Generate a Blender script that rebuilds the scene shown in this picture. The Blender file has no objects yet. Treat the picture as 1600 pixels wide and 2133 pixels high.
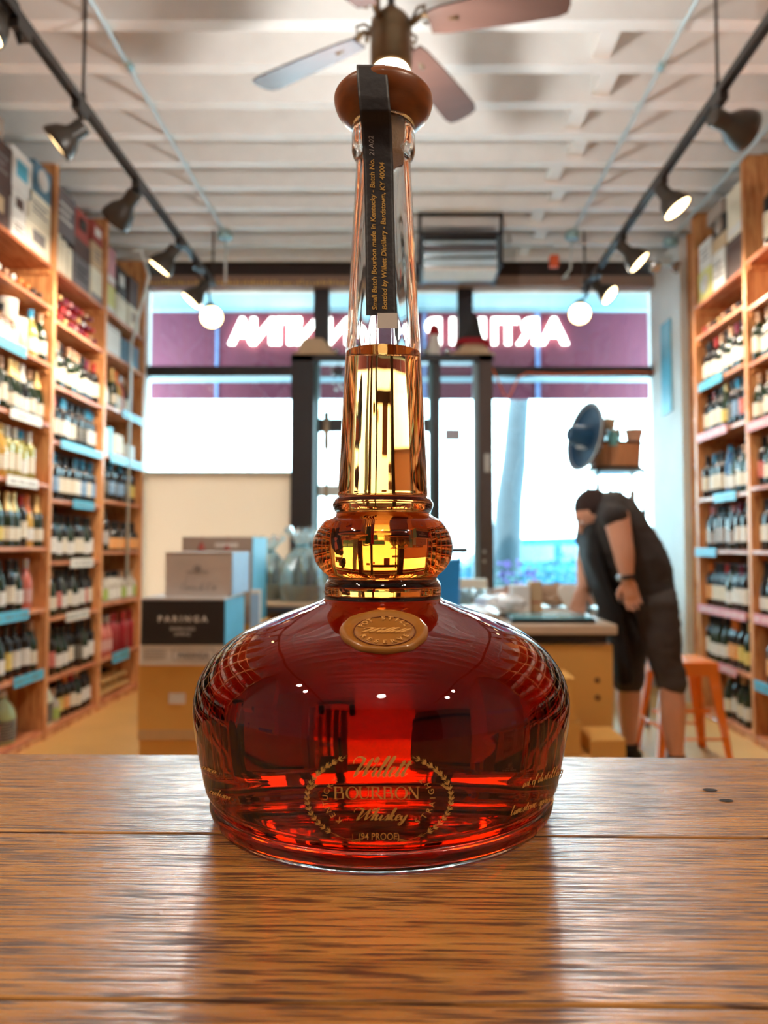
import bpy, bmesh, math, random
from mathutils import Vector, Matrix, Quaternion
R = math.radians
rng = random.Random(7)
C = bpy.context.scene.collection
scn = bpy.context.scene
# ------------------------------------------------------------------ camera
ZC = 1.17; PITCH = R(2.7); F = 1560.0; AXX = 845.0
cam_d = bpy.data.cameras.new('camera'); cam = bpy.data.objects.new('camera', cam_d); C.objects.link(cam)
cam.location = (0, 0, ZC); cam.rotation_euler = (R(90) + PITCH, 0, 0)
cam_d.sensor_fit = 'VERTICAL'; cam_d.sensor_height = 36; cam_d.sensor_width = 27
cam_d.lens = F * 36 / 2133.0; cam_d.shift_x = -(AXX - 800) / 2133.0
cam_d.clip_start = 0.02; cam_d.clip_end = 200
cam_d.dof.use_dof = True; cam_d.dof.focus_distance = 0.285; cam_d.dof.aperture_fstop = cam_d.lens / 2.2
scn.camera = cam
# ------------------------------------------------------------------ world, exposure, sun
scn.view_settings.view_transform = 'Standard'; scn.view_settings.look = 'None'
scn.view_settings.gamma = 1; scn.view_settings.use_curve_mapping = False
scn.view_settings.exposure = 0.82
w = bpy.data.worlds.new('world'); scn.world = w; w.use_nodes = True
bg = w.node_tree.nodes['Background']; bg.inputs[0].default_value = (0.46, 0.84, 1.0, 1); bg.inputs[1].default_value = 13.0
def light(name, typ, loc, energy, color, **k):
    d = bpy.data.lights.new(name, typ); d.energy = energy; d.color = color
    o = bpy.data.objects.new(name, d); C.objects.link(o); o.location = loc
    for a, b in k.items():
        if a == 'dir': o.rotation_euler = Vector(b).to_track_quat('-Z', 'Y').to_euler()
        elif a == 'parent': o.parent = b
        else: setattr(d, a, b)
    return o
light('sun', 'SUN', (0, 2, 12), 16.0, (1.0, 0.95, 0.86), dir=(0.25, 0.42, -1.15), angle=R(1))
WARM = (1.0, 0.84, 0.66)
SPOT_E = 36.0; BULB_E = 36.0
scn.cycles.max_bounces = 14; scn.cycles.transmission_bounces = 14; scn.cycles.glossy_bounces = 6
scn.cycles.diffuse_bounces = 4; scn.cycles.transparent_max_bounces = 12
scn.cycles.sample_clamp_indirect = 6.0; scn.cycles.blur_glossy = 0.4
# ------------------------------------------------------------------ helpers
cp, sp = math.cos(PITCH), math.sin(PITCH)
def at(px, py, Y):
    a = (px - AXX) / F; b = (1066.5 - py) / F
    t = Y / (cp - b * sp)
    return Vector((a * t, Y, ZC + (sp + b * cp) * t))
def atd(px, py, d):
    "point at camera depth d along the pixel's ray"
    a = (px - AXX) / F; b = (1066.5 - py) / F
    return Vector((a * d, (cp - b * sp) * d, ZC + (sp + b * cp) * d))
MATS = {}
def nodes(name):
    m = bpy.data.materials.new(name); m.use_nodes = True
    nt = m.node_tree; return m, nt, nt.nodes, nt.links, nt.nodes['Principled BSDF']
def mat(name, col, rough=0.5, metal=0.0, vary=0.12, scale=12, bump=0.0, bscale=60, coat=0, emit=None, es=0, trans=0, ior=1.45, stretch=None, spec=None, sheen=0):
    if name in MATS: return MATS[name]
    m, nt, N, L, p = nodes(name)
    tc = N.new('ShaderNodeTexCoord'); mp = N.new('ShaderNodeMapping'); L.new(tc.outputs['Object'], mp.inputs[0])
    if stretch: mp.inputs['Scale'].default_value = stretch
    nz = N.new('ShaderNodeTexNoise'); nz.inputs['Scale'].default_value = scale; nz.inputs['Detail'].default_value = 4
    L.new(mp.outputs[0], nz.inputs['Vector'])
    mx = N.new('ShaderNodeMix'); mx.data_type = 'RGBA'
    mx.inputs[6].default_value = tuple(c * (1 - vary) for c in col) + (1,)
    mx.inputs[7].default_value = tuple(min(1, c * (1 + vary)) for c in col) + (1,)
    L.new(nz.outputs[0], mx.inputs[0]); L.new(mx.outputs[2], p.inputs['Base Color'])
    p.inputs['Roughness'].default_value = rough; p.inputs['Metallic'].default_value = metal
    p.inputs['Coat Weight'].default_value = coat; p.inputs['Transmission Weight'].default_value = trans
    p.inputs['IOR'].default_value = ior
    if sheen: p.inputs['Sheen Weight'].default_value = sheen
    if spec is not None: p.inputs['Specular IOR Level'].default_value = spec
    if emit: p.inputs['Emission Color'].default_value = emit + (1,); p.inputs['Emission Strength'].default_value = es
    if bump:
        b = N.new('ShaderNodeBump'); b.inputs['Strength'].default_value = bump; b.inputs['Distance'].default_value = 0.01
        n2 = N.new('ShaderNodeTexNoise'); n2.inputs['Scale'].default_value = bscale; L.new(mp.outputs[0], n2.inputs['Vector'])
        L.new(n2.outputs[0], b.inputs['Height']); L.new(b.outputs[0], p.inputs['Normal'])
    MATS[name] = m; return m
def oak(name, dark, mid, lite, axis=0, scale=1.0, rough=0.28, spec=0.5, streak=14.0, bumpd=0.0006, long=.55):
    "wood with long grain along axis"
    m, nt, N, L, p = nodes(name)
    tc = N.new('ShaderNodeTexCoord'); oi = N.new('ShaderNodeObjectInfo')
    ad = N.new('ShaderNodeVectorMath'); ad.operation = 'ADD'
    sc = N.new('ShaderNodeVectorMath'); sc.operation = 'SCALE'; sc.inputs[3].default_value = 7.3
    cb = N.new('ShaderNodeCombineXYZ')
    for i in range(3): L.new(oi.outputs['Random'], cb.inputs[i])
    L.new(cb.outputs[0], sc.inputs[0]); L.new(tc.outputs['Object'], ad.inputs[0]); L.new(sc.outputs[0], ad.inputs[1])
    mp = N.new('ShaderNodeMapping'); s = [streak * scale] * 3; s[axis] = long * scale
    mp.inputs['Scale'].default_value = s; L.new(ad.outputs[0], mp.inputs[0])
    n1 = N.new('ShaderNodeTexNoise'); n1.inputs['Scale'].default_value = 2.2; n1.inputs['Detail'].default_value = 3; n1.inputs['Distortion'].default_value = 0.6
    n2 = N.new('ShaderNodeTexNoise'); n2.inputs['Scale'].default_value = 16; n2.inputs['Detail'].default_value = 5; n2.inputs['Distortion'].default_value = 0.2
    L.new(mp.outputs[0], n1.inputs['Vector']); L.new(mp.outputs[0], n2.inputs['Vector'])
    r1 = N.new('ShaderNodeValToRGB'); e = r1.color_ramp.elements
    e[0].position = 0.30; e[0].color = mid + (1,); e[1].position = 0.72; e[1].color = lite + (1,)
    L.new(n1.outputs[0], r1.inputs[0])
    r2 = N.new('ShaderNodeValToRGB'); e = r2.color_ramp.elements
    e[0].position = 0.41; e[0].color = (0, 0, 0, 1); e[1].position = 0.51; e[1].color = (1, 1, 1, 1)
    L.new(n2.outputs[0], r2.inputs[0])
    mx = N.new('ShaderNodeMix'); mx.data_type = 'RGBA'; mx.inputs[6].default_value = dark + (1,)
    L.new(r2.outputs[0], mx.inputs[0]); L.new(r1.outputs[0], mx.inputs[7]); L.new(mx.outputs[2], p.inputs['Base Color'])
    mr = N.new('ShaderNodeMapRange'); mr.inputs[3].default_value = rough + 0.25; mr.inputs[4].default_value = rough
    L.new(r2.outputs[0], mr.inputs[0]); L.new(mr.outputs[0], p.inputs['Roughness'])
    b = N.new('ShaderNodeBump'); b.inputs['Strength'].default_value = 0.6; b.inputs['Distance'].default_value = bumpd
    L.new(n2.outputs[0], b.inputs['Height']); L.new(b.outputs[0], p.inputs['Normal'])
    p.inputs['Specular IOR Level'].default_value = spec
    MATS[name] = m; return m
def clearglass(name, tint=(1, 1, 1), rough=0.0, gl=0.6, haze=0):
    "thin pane or film: light passes straight, Fresnel share is reflected"
    m = bpy.data.materials.new(name); m.use_nodes = True; nt = m.node_tree; N = nt.nodes; L = nt.links
    N.remove(N['Principled BSDF']); out = N['Material Output']
    t = N.new('ShaderNodeBsdfTransparent'); t.inputs[0].default_value = tint + (1,)
    g = N.new('ShaderNodeBsdfGlossy'); g.inputs['Roughness'].default_value = rough
    fr = N.new('ShaderNodeFresnel'); fr.inputs[0].default_value = 1.5
    mu = N.new('ShaderNodeMath'); mu.operation = 'MULTIPLY'; mu.inputs[1].default_value = gl * 1.6
    mx = N.new('ShaderNodeMixShader'); L.new(fr.outputs[0], mu.inputs[0]); L.new(mu.outputs[0], mx.inputs[0])
    L.new(t.outputs[0], mx.inputs[1]); L.new(g.outputs[0], mx.inputs[2]); L.new(mx.outputs[0], out.inputs[0])
    if haze:
        df = N.new('ShaderNodeBsdfTranslucent'); df.inputs[0].default_value = tint + (1,); d2 = N.new('ShaderNodeBsdfDiffuse'); d2.inputs[0].default_value = tint + (1,)
        a1 = N.new('ShaderNodeMixShader'); L.new(df.outputs[0], a1.inputs[1]); L.new(d2.outputs[0], a1.inputs[2])
        m2 = N.new('ShaderNodeMixShader'); m2.inputs[0].default_value = haze; L.new(mx.outputs[0], m2.inputs[1]); L.new(a1.outputs[0], m2.inputs[2]); L.new(m2.outputs[0], out.inputs[0])
    MATS[name] = m; return m
def emis(name, col, s):
    if name in MATS: return MATS[name]
    return mat(name, col, 0.4, emit=col, es=s, vary=0.02)
def newobj(name, me, m=None, parent=None, smooth=False):
    if m is not None and not me.materials: me.materials.append(m)
    if smooth: me.polygons.foreach_set('use_smooth', [True] * len(me.polygons))
    o = bpy.data.objects.new(name, me); C.objects.link(o)
    if parent is not None: o.parent = parent
    return o
def mesh(name, vs, fs, m=None, parent=None, smooth=False):
    me = bpy.data.meshes.new(name); me.from_pydata([tuple(v) for v in vs], [], fs); me.update()
    return newobj(name, me, m, parent, smooth)
def frombm(name, bm, m=None, parent=None, smooth=False):
    me = bpy.data.meshes.new(name); bm.to_mesh(me); bm.free(); return newobj(name, me, m, parent, smooth)
def tag(o, label=None, cat=None, group=None, kind=None):
    if label: o['label'] = label
    if cat: o['category'] = cat
    if group: o['group'] = group
    if kind: o['kind'] = kind
    return o
def empty(name, loc, label, cat, group=None):
    o = bpy.data.objects.new(name, None); C.objects.link(o); o.location = loc; o.empty_display_size = 0.05
    return tag(o, label, cat, group)
def addbox(bm, x0, x1, y0, y1, z0, z1, mtx=None, bev=0):
    vs = [bm.verts.new((x, y, z)) for z in (z0, z1) for y in (y0, y1) for x in (x0, x1)]
    fs = [(0, 2, 3, 1), (4, 5, 7, 6), (0, 1, 5, 4), (2, 6, 7, 3), (0, 4, 6, 2), (1, 3, 7, 5)]
    faces = [bm.faces.new([vs[i] for i in f]) for f in fs]
    if bev:
        ed = list({e for f in faces for e in f.edges})
        r = bmesh.ops.bevel(bm, geom=ed, offset=bev, segments=2, affect='EDGES', profile=0.6)
    if mtx is not None:
        bmesh.ops.transform(bm, matrix=mtx, verts=[v for v in bm.verts if v.is_valid and not v.tag])
        for v in bm.verts: v.tag = True
    return bm
def box(name, m, x0, x1, y0, y1, z0, z1, parent=None, bev=0.0):
    bm = bmesh.new(); addbox(bm, min(x0, x1), max(x0, x1), min(y0, y1), max(y0, y1), min(z0, z1), max(z0, z1), None, bev)
    return frombm(name, bm, m, parent)
def obox(name, m, cx, cy, z0, sx, sy, sz, rz=0, parent=None, bev=0.002):
    o = box(name, m, -sx / 2, sx / 2, -sy / 2, sy / 2, 0, sz, parent, bev); o.location = (cx, cy, z0); o.rotation_euler[2] = rz; return o
def lathe_vf(prof, seg=32, a0=0, a1=2 * math.pi, caps=True):
    full = abs(a1 - a0 - 2 * math.pi) < 1e-6; n = seg if full else seg + 1
    vs, fs, rings = [], [], []
    for r, z in prof:
        if r < 1e-6: rings.append([len(vs)]); vs.append((0, 0, z)); continue
        rings.append(list(range(len(vs), len(vs) + n)))
        for i in range(n):
            a = a0 + (a1 - a0) * i / seg; vs.append((r * math.cos(a), r * math.sin(a), z))
    for A, B in zip(rings, rings[1:]):
        for i in range(seg):
            j = (i + 1) % n if full else i + 1
            if len(A) == 1 and len(B) == 1: continue
            if len(A) == 1: fs.append((A[0], B[j], B[i]))
            elif len(B) == 1: fs.append((A[i], A[j], B[0]))
            else: fs.append((A[i], A[j], B[j], B[i]))
    return vs, fs
def lathe(name, prof, m, parent=None, seg=32, loc=None, d=None, smooth=True, a0=0, a1=2 * math.pi):
    vs, fs = lathe_vf(prof, seg, a0, a1)
    M4 = Matrix.Identity(4)
    if d is not None: M4 = Vector(d).normalized().to_track_quat('Z', 'Y').to_matrix().to_4x4()
    if loc is not None: M4 = Matrix.Translation(loc) @ M4
    return mesh(name, [M4 @ Vector(v) for v in vs], fs, m, parent, smooth)
def tube_vf(pts, r, seg=8, closed_ends=True):
    pts = [Vector(p) for p in pts]; n = len(pts); rr = r if isinstance(r, (list, tuple)) else [r] * n
    vs, fs = [], []; up = Vector((0, 0, 1)); prev = None
    for i, p in enumerate(pts):
        d = (pts[min(i + 1, n - 1)] - pts[max(i - 1, 0)]).normalized()
        if prev is None:
            u = d.cross(up if abs(d.z) < 0.95 else Vector((1, 0, 0))).normalized()
        else: u = (prev - d * prev.dot(d)).normalized()
        prev = u; v = d.cross(u)
        for k in range(seg):
            a = 2 * math.pi * k / seg; vs.append(p + (u * math.cos(a) + v * math.sin(a)) * rr[i])
    for i in range(n - 1):
        for k in range(seg):
            j = (k + 1) % seg; fs.append((i * seg + k, i * seg + j, (i + 1) * seg + j, (i + 1) * seg + k))
    if closed_ends: fs.append(tuple(range(seg))[::-1]); fs.append(tuple((n - 1) * seg + k for k in range(seg)))
    return vs, fs
def tube(name, pts, r, m, parent=None, seg=8, smooth=True):
    vs, fs = tube_vf(pts, r, seg); return mesh(name, vs, fs, m, parent, smooth)
def copy_tree(o, parent=None):
    c = o.copy(); C.objects.link(c)
    if parent is not None: c.parent = parent
    for ch in KIDS.get(o.name, []): copy_tree(ch, c)
    return c
KIDS = {}
_TXT = {}
def text_vf(s, shear=0, bold=0.0, size=1.0, align='CENTER', spacing=1.0, sub=0):
    cu = bpy.data.curves.new('t', 'FONT'); cu.body = s; cu.size = size; cu.shear = shear; cu.offset = bold
    cu.align_x = align; cu.space_character = spacing; cu.resolution_u = 3
    o = bpy.data.objects.new('t', cu); C.objects.link(o)
    me = bpy.data.meshes.new_from_object(o.evaluated_get(bpy.context.evaluated_depsgraph_get()))
    bm = bmesh.new(); bm.from_mesh(me)
    if sub:
        bmesh.ops.triangulate(bm, faces=bm.faces[:]); bmesh.ops.subdivide_edges(bm, edges=bm.edges[:], cuts=sub, use_grid_fill=True)
    bm.verts.index_update()
    vs = [(v.co.x, v.co.y) for v in bm.verts]; fs = [tuple(v.index for v in f.verts) for f in bm.faces]
    bm.free(); bpy.data.objects.remove(o); bpy.data.meshes.remove(me); bpy.data.curves.remove(cu)
    return vs, fs
def ribbon_vf(strokes, w=0.06, slant=0.0):
    "calligraphic strokes: catmull-rom through points, down strokes thicker"
    vs, fs = [], []
    for st in strokes:
        P = [Vector(q) for q in st]; Q = []
        for i in range(len(P) - 1):
            p0 = P[max(i - 1, 0)]; p1 = P[i]; p2 = P[i + 1]; p3 = P[min(i + 2, len(P) - 1)]
            for k in range(6):
                t = k / 6; Q.append(0.5 * ((2 * p1) + (p2 - p0) * t + (2 * p0 - 5 * p1 + 4 * p2 - p3) * t * t + (3 * p1 - p0 - 3 * p2 + p3) * t ** 3))
        Q.append(P[-1]); b = len(vs)
        for i, q in enumerate(Q):
            d = (Q[min(i + 1, len(Q) - 1)] - Q[max(i - 1, 0)]).normalized(); n = Vector((-d.y, d.x))
            down = max(0, -d.y); ww = w * (0.42 + 0.9 * down)
            if i in (0, len(Q) - 1): ww *= 0.5
            for sgn in (-1, 1):
                v = q + n * ww * 0.5 * sgn; vs.append((v.x + v.y * slant, v.y))
        for i in range(len(Q) - 1): fs.append((b + 2 * i, b + 2 * i + 2, b + 2 * i + 3, b + 2 * i + 1))
    return vs, fs
def put_text(name, vf, fn, m, parent=None):
    vs, fs = vf; return mesh(name, [fn(u, v) for u, v in vs], fs, m, parent)
def script_word(word):
    "stroke alphabet for the flowing script words, unit x-height 1"
    G = {
     'W': (([(-.15, 1.35), (-.28, 1.75), (.1, 2.1), (.7, 1.95), (.95, 1.7), (.72, .6), (.75, .0), (1.3, .8), (1.85, 1.9), (1.78, .7), (1.85, .05), (2.4, .9), (2.75, 1.7), (2.5, 2.0), (2.35, 1.5)],), 2.6),
     'i': (([(0, .2), (.3, .9), (.25, .3), (.42, .0), (.8, .35)], [(.42, 1.35), (.46, 1.25)]), .72),
     'l': (([(0, .2), (.45, 1.2), (.62, 2.0), (.42, 2.05), (.25, 1.2), (.2, .3), (.38, 0), (.8, .35)],), .72),
     'e': (([(0, .3), (.5, .55), (.5, .95), (.2, .85), (.12, .35), (.35, 0), (.85, .35)],), .78),
     't': (([(0, .2), (.4, 1.7), (.25, .4), (.38, .0), (.8, .35)], [(.05, 1.2), (.75, 1.32)]), .72),
     'h': (([(0, .2), (.45, 1.3), (.55, 2.0), (.35, 2.0), (.2, 1.0), (.1, 0), (.3, .7), (.62, .95), (.6, .3), (.75, 0), (1.05, .35)],), 1.0),
     's': (([(0, .2), (.4, 1.0), (.5, .5), (.4, .05), (.1, .1)], [(.4, .05), (.75, .35)]), .7),
     'k': (([(0, .2), (.45, 1.3), (.55, 2.0), (.35, 2.0), (.2, 1.0), (.1, 0)], [(.15, .45), (.6, .95), (.3, .5), (.65, 0), (1.0, .35)]), .9),
     'y': (([(0, .8), (.1, .2), (.35, .05), (.65, .9), (.5, -.3), (.2, -.85), (.0, -.6), (.4, -.1), (.8, .3)],), .75),
     'a': (([(.6, .85), (.2, .9), (.05, .3), (.25, 0), (.58, .8), (.55, .15), (.85, .35)],), .8),
     'r': (([(0, .2), (.25, 1.0), (.5, .85), (.42, .2), (.7, .3)],), .62),
     'o': (([(.35, .95), (.05, .6), (.2, 0), (.55, .25), (.5, .85), (.3, .9), (.8, .7)],), .72),
     'n': (([(0, .9), (.1, 0), (.35, .8), (.6, .9), (.55, .2), (.85, .3)],), .8),
     'c': (([(.5, .85), (.2, .9), (.05, .35), (.3, 0), (.7, .35)],), .65),
     'C': (([(1.1, 1.6), (.9, 2.0), (.3, 1.6), (.1, .7), (.5, 0), (1.2, .5)],), 1.2),
     'O': (([(.9, 2.0), (.2, 1.5), (.15, .4), (.7, 0), (1.25, .8), (1.1, 1.8), (.6, 1.9)],), 1.4),
     'f': (([(0, .2), (.45, 1.3), (.6, 2.0), (.4, 2.0), (.2, .6), (.05, -.7)], [(.05, .9), (.6, 1.0)]), .6),
     'm': (([(0, .9), (.05, 0), (.25, .8), (.42, .9), (.42, 0), (.62, .8), (.82, .9), (.8, .2), (1.05, .3)],), 1.0),
     'd': (([(.6, .85), (.2, .9), (.05, .3), (.25, 0), (.6, .9), (.72, 2.0), (.6, .2), (.85, .3)],), .85),
     'g': (([(.6, .85), (.2, .9), (.05, .35), (.3, .1), (.6, .8), (.5, -.5), (.2, -.9), (.05, -.6), (.8, .2)],), .8),
     'p': (([(.1, 1.0), (.05, -.8)], [(.1, .7), (.45, .95), (.6, .5), (.3, .05), (.1, .2)]), .7),
     'w': (([(0, .9), (.1, .1), (.35, .7), (.45, .1), (.75, .9), (.9, .8)],), .9),
     'A': (([(0, 0), (.6, 1.6), (.8, 1.9), (.95, 0)], [(.2, .7), (1.0, .8)]), 1.1),
     ' ': ((), .55), '.': (([(.1, .08), (.16, 0)],), .3),
    }
    out, x = [], 0
    for ch in word:
        st, adv = G.get(ch, G['o'])
        for s in st: out.append([(x + a, b) for a, b in s])
        x += adv
    return [[(a - x / 2, b) for a, b in s] for s in out], x
def fibre(u): return u
# ------------------------------------------------------------------ materials
oak_top = oak('counter_oak', (0.075, 0.023, 0.005), (0.30, 0.118, 0.025), (0.50, 0.225, 0.056), axis=0, rough=0.25, spec=0.9, streak=56, long=2.6)
pine = oak('shelf_pine', (0.54, 0.19, 0.055), (0.72, 0.30, 0.10), (0.82, 0.42, 0.17), axis=2, rough=0.45, streak=6, scale=.6)
pine_y = oak('shelf_board_pine', (0.46, 0.12, 0.045), (0.60, 0.20, 0.08), (0.72, 0.30, 0.13), axis=1, rough=0.35, streak=6, scale=.6)
pine_shade = oak('shaded_back_pine', (0.07, 0.028, 0.012), (0.13, 0.055, 0.022), (0.18, 0.08, 0.033), axis=2, rough=0.6, streak=5, scale=.6)  # pine darkened so the back panels carry the racks' inner shade
cream_paint = mat('cream_ceiling_paint', (0.84, 0.81, 0.77), 0.55, scale=3, bump=.1)
joist_paint = mat('joist_paint', (0.88, 0.88, 0.87), 0.45, scale=5)
white_wall = mat('white_wall_paint', (0.84, 0.84, 0.82), 0.6, scale=3)
floor_m = mat('floor_tan', (0.62, 0.33, 0.10), 0.42, scale=2.5, vary=.25, bump=.05)
dark_frame = mat('dark_bronze_frame', (0.035, 0.032, 0.036), 0.4, scale=8)
brown_frame = mat('brown_jamb', (0.10, 0.065, 0.055), 0.45)
black_metal = mat('black_track_metal', (0.022, 0.018, 0.016), 0.42)
bronze_can = mat('bronze_lamp_shell', (0.035, 0.026, 0.018), 0.38)
galv = mat('galvanised_conduit', (0.72, 0.80, 0.80), 0.35, metal=.4)
cardboard = mat('cardboard', (0.80, 0.44, 0.11), 0.75, scale=5, vary=.08)
carton_white = mat('white_carton', (0.80, 0.77, 0.73), 0.65)
carton_cream = mat('cream_carton', (0.84, 0.76, 0.60), 0.65)
carton_taupe = mat('taupe_carton', (0.42, 0.33, 0.27), 0.7)
carton_black = mat('black_carton', (0.028, 0.023, 0.021), 0.55)
carton_brown = mat('dark_brown_carton', (0.10, 0.055, 0.045), 0.6)
carton_grey = mat('grey_carton', (0.17, 0.15, 0.16), 0.5)
carton_red = mat('red_carton', (0.42, 0.07, 0.05), 0.55)
carton_pink = mat('pink_carton', (0.62, 0.30, 0.34), 0.6)
carton_blue = mat('steel_blue_carton', (0.10, 0.22, 0.32), 0.55)
carton_tan = mat('tan_wooden_crate', (0.60, 0.42, 0.25), 0.65)
carton_yellow = mat('yellow_carton', (0.72, 0.66, 0.22), 0.6)
ink = mat('dark_ink', (0.03, 0.025, 0.025), 0.6); ink_grey = mat('grey_ink', (0.22, 0.20, 0.20), 0.6)
ink_white = mat('white_ink', (0.85, 0.82, 0.78), 0.6); tag_blue = mat('blue_shelf_card', (0.08, 0.46, 0.64), 0.45)
tag_white = mat('white_shelf_card', (0.84, 0.80, 0.72), 0.5); tag_pink = mat('pink_shelf_card', (0.70, 0.24, 0.25), 0.5)
purple_ink = mat('purple_ink', (0.16, 0.05, 0.20), .5)
teal_pl = mat('teal_plastic', (0.03, 0.30, 0.40), .35); red_pl = mat('red_enamel', (0.42, 0.01, 0.02), .35)
blue_pl = mat('blue_plastic', (0.02, 0.25, 0.62), .35)
pane = clearglass('window_glass', (0.97, 0.99, 0.99), 0.0)
film = clearglass('cellophane', (0.80, 0.95, 0.97), 0.08, gl=2.2, haze=.22)
lamp_glow = emis('lamp_glow', (1.0, 0.72, 0.36), 6.0)
globe_glow = emis('globe_glow', (1.0, 0.86, 0.62), 9.0)
# ------------------------------------------------------------------ room shell
WY = 6.40; XL = -2.56; XR = 2.46; YB = -3.2; ZD = 3.78
def struct(o, name=None): o['kind'] = 'structure'; return o
struct(box('floor', floor_m, XL - .2, XR + .2, YB - .2, WY + .1, -0.1, 0))
wl = struct(box('wall_left', white_wall, XL - .12, XL, YB, WY, 0, ZD))
wr = struct(box('wall_right', white_wall, XR, XR + .12, YB, WY, 0, ZD))
struct(box('wall_rear', mat('dark_rear_wall', (.10, .06, .045), .6), XL - .12, XR + .12, YB - .12, YB, 0, ZD))
ceil_o = struct(box('ceiling', cream_paint, XL - .12, XR + .12, YB - .12, WY + .5, ZD, ZD + .15))
k = -19
jm = None
while 3.34 + .314 * k < WY - .1:
    y = 3.34 + .314 * k
    if jm is None:
        j = box('ceiling_joist', joist_paint, XL, XR, -.038, .038, ZC + 2.4, ZD, ceil_o); jm = j.data
    else: j = newobj('ceiling_joist', jm, None, ceil_o)
    j.location = (0, y, 0)
    k += 1
bm_ = None
for k in range(9):                                   # solid blocking between joists, staggered along one line
    y = 3.34 + .314 * k
    o = box('joist_blocking', joist_paint, -.045, .045, y + .04, y + .274, ZC + 2.43, ZD, ceil_o)
    o.location.x = 1.0 + (.05 if k % 2 else -.03)
# pilaster of white wall beyond the right rack and narrow wall return at left
pil = struct(box('wall_front_right', white_wall, 2.12, XR, 5.70, WY + .06, 0, ZC + 2.4))
struct(box('wall_front_left', white_wall, XL, -2.22, 6.28, WY + .06, 0, ZC + 2.4))
# ------------------------------------------------------------------ storefront
def fx(px, py=1140): return at(px, py, WY).x
def fz(py): return at(845, py, WY).z
def fbox(name, m, px0, px1, py0, py1, d0=-.05, d1=.06, parent=None, bev=.004):
    "piece of the shop front spanning these outlines in the plane of the front wall"
    ym = (py0 + py1) / 2
    return box(name, m, at(px0, ym, WY).x, at(px1, ym, WY).x, WY + d0, WY + d1, fz(py1), fz(py0), parent, bev)
beam = box('trim_1', mat('dark_beam', (0.045, 0.03, 0.026), .6), -2.25, 2.15, WY - .10, WY + .10, fz(586), ZD); struct(beam)
mold = box('trim_2', mat('header_moulding', (0.30, 0.19, 0.14), .5, bump=.3, bscale=25), -2.25, 2.14, WY - .13, WY + .08, fz(606), fz(584), None, .008); struct(mold)
spr = mat('gold_leaf_trim', (0.75, 0.48, 0.16), .4)
bm = bmesh.new()
for i in range(70):                                   # little gilded beads along the moulding's lower edge
    x = -2.2 + i * .028 + rng.uniform(-.006, .006)
    if x > 1.0: break
    addbox(bm, x, x + .014, WY - .142, WY - .13, fz(605) + rng.uniform(0, .008), fz(597) + rng.uniform(-.01, .01))
frombm('gilded_beads', bm, spr, mold)['kind'] = 'stuff'
win1 = struct(fbox('window_1', dark_frame, 300, 612, 765, 786)); win1['kind'] = 'structure'
win2 = struct(fbox('window_2', dark_frame, 1022, 1372, 766, 786))
win3 = struct(fbox('window_3', dark_frame, 655, 686, 604, 745, -.06, .07))
fbox('mullion', dark_frame, 953, 984, 604, 745, -.06, .07, win3)
fbox('transom_glass', pane, 300, 655, 606, 766, .00, .006, win3, 0)
fbox('transom_glass', pane, 686, 953, 606, 742, .00, .006, win3, 0)
fbox('transom_glass', pane, 984, 1371, 606, 766, .00, .006, win3, 0)
fbox('window_glass', pane, 300, 610, 786, 985, .0, .006, win1, 0)
fbox('window_glass', pane, 1026, 1371, 786, 1220, .0, .006, win2, 0)
fbox('window_ledge', mat('ledge_paint', (.62, .56, .48), .4), 300, 608, 984, 992, -.10, .05, win1)
pm, nt, N, L, p = nodes('frosted_panel'); tl = N.new('ShaderNodeBsdfTranslucent'); tl.inputs[0].default_value = (.235, .165, .13, 1); ax = N.new('ShaderNodeAddShader')
p.inputs['Base Color'].default_value = (.55, .50, .42, 1); p.inputs['Roughness'].default_value = .6; L.new(p.outputs[0], ax.inputs[0]); L.new(tl.outputs[0], ax.inputs[1]); L.new(ax.outputs[0], N['Material Output'].inputs[0])
struct(box('wall_front', pm, fx(296), fx(608), WY - .012, WY - .002, .5, fz(992)))
struct(box('wall_front_base', white_wall, fx(296), fx(608), WY - .03, WY + .05, 0, .5))
struct(box('wall_front_low', mat('low_wall', (0.45, 0.42, 0.40), .55), fx(1026), 2.14, WY - .03, WY + .05, 0, fz(1222)))
door = box('door_1', dark_frame, fx(608, 900), fx(655, 900), WY - .07, WY + .08, 0, fz(742), None, .006); struct(door)
fbox('door_head', dark_frame, 608, 1027, 742, 757, -.07, .08, door)
fbox('mullion', dark_frame, 902, 918, 757, 1500, -.05, .06, door)
fbox('right_jamb', brown_frame, 998, 1027, 742, 1500, -.07, .08, door)
fbox('door_leaf_stile', mat('teal_stile', (.10, .22, .26), .4), 655, 664, 757, 1500, -.02, .04, door)
fbox('door_leaf_stile', MATS['teal_stile'], 893, 902, 757, 1500, -.02, .04, door)
fbox('door_rail', dark_frame, 664, 893, 872, 900, -.02, .04, door)
fbox('door_glass', pane, 664, 893, 757, 1500, .0, .006, door, 0)
fbox('sidelight_glass', pane, 918, 998, 757, 1500, .0, .006, door, 0)
fbox('sidelight_inner_frame', mat('grey_metal_frame', (.25, .33, .36), .35, metal=.5), 986, 998, 757, 1500, -.03, .03, door)
hd = tube('door_pull', [at(680, 860, WY - .11), at(680, 935, WY - .11), at(680, 1180, WY - .11)], [.016, .016, .016], mat('brushed_brass', (.55, .42, .28), .3, metal=.8), door)
tube('pull_grip', [at(680, 858, WY - .11), at(680, 935, WY - .11)], .026, MATS['brushed_brass'], hd)
tube('pull_post', [at(680, 930, WY - .12), at(680, 930, WY - .02)], .012, MATS['brushed_brass'], hd)
tube('pull_post', [at(680, 1150, WY - .12), at(680, 1150, WY - .02)], .012, MATS['brushed_brass'], hd)
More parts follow.
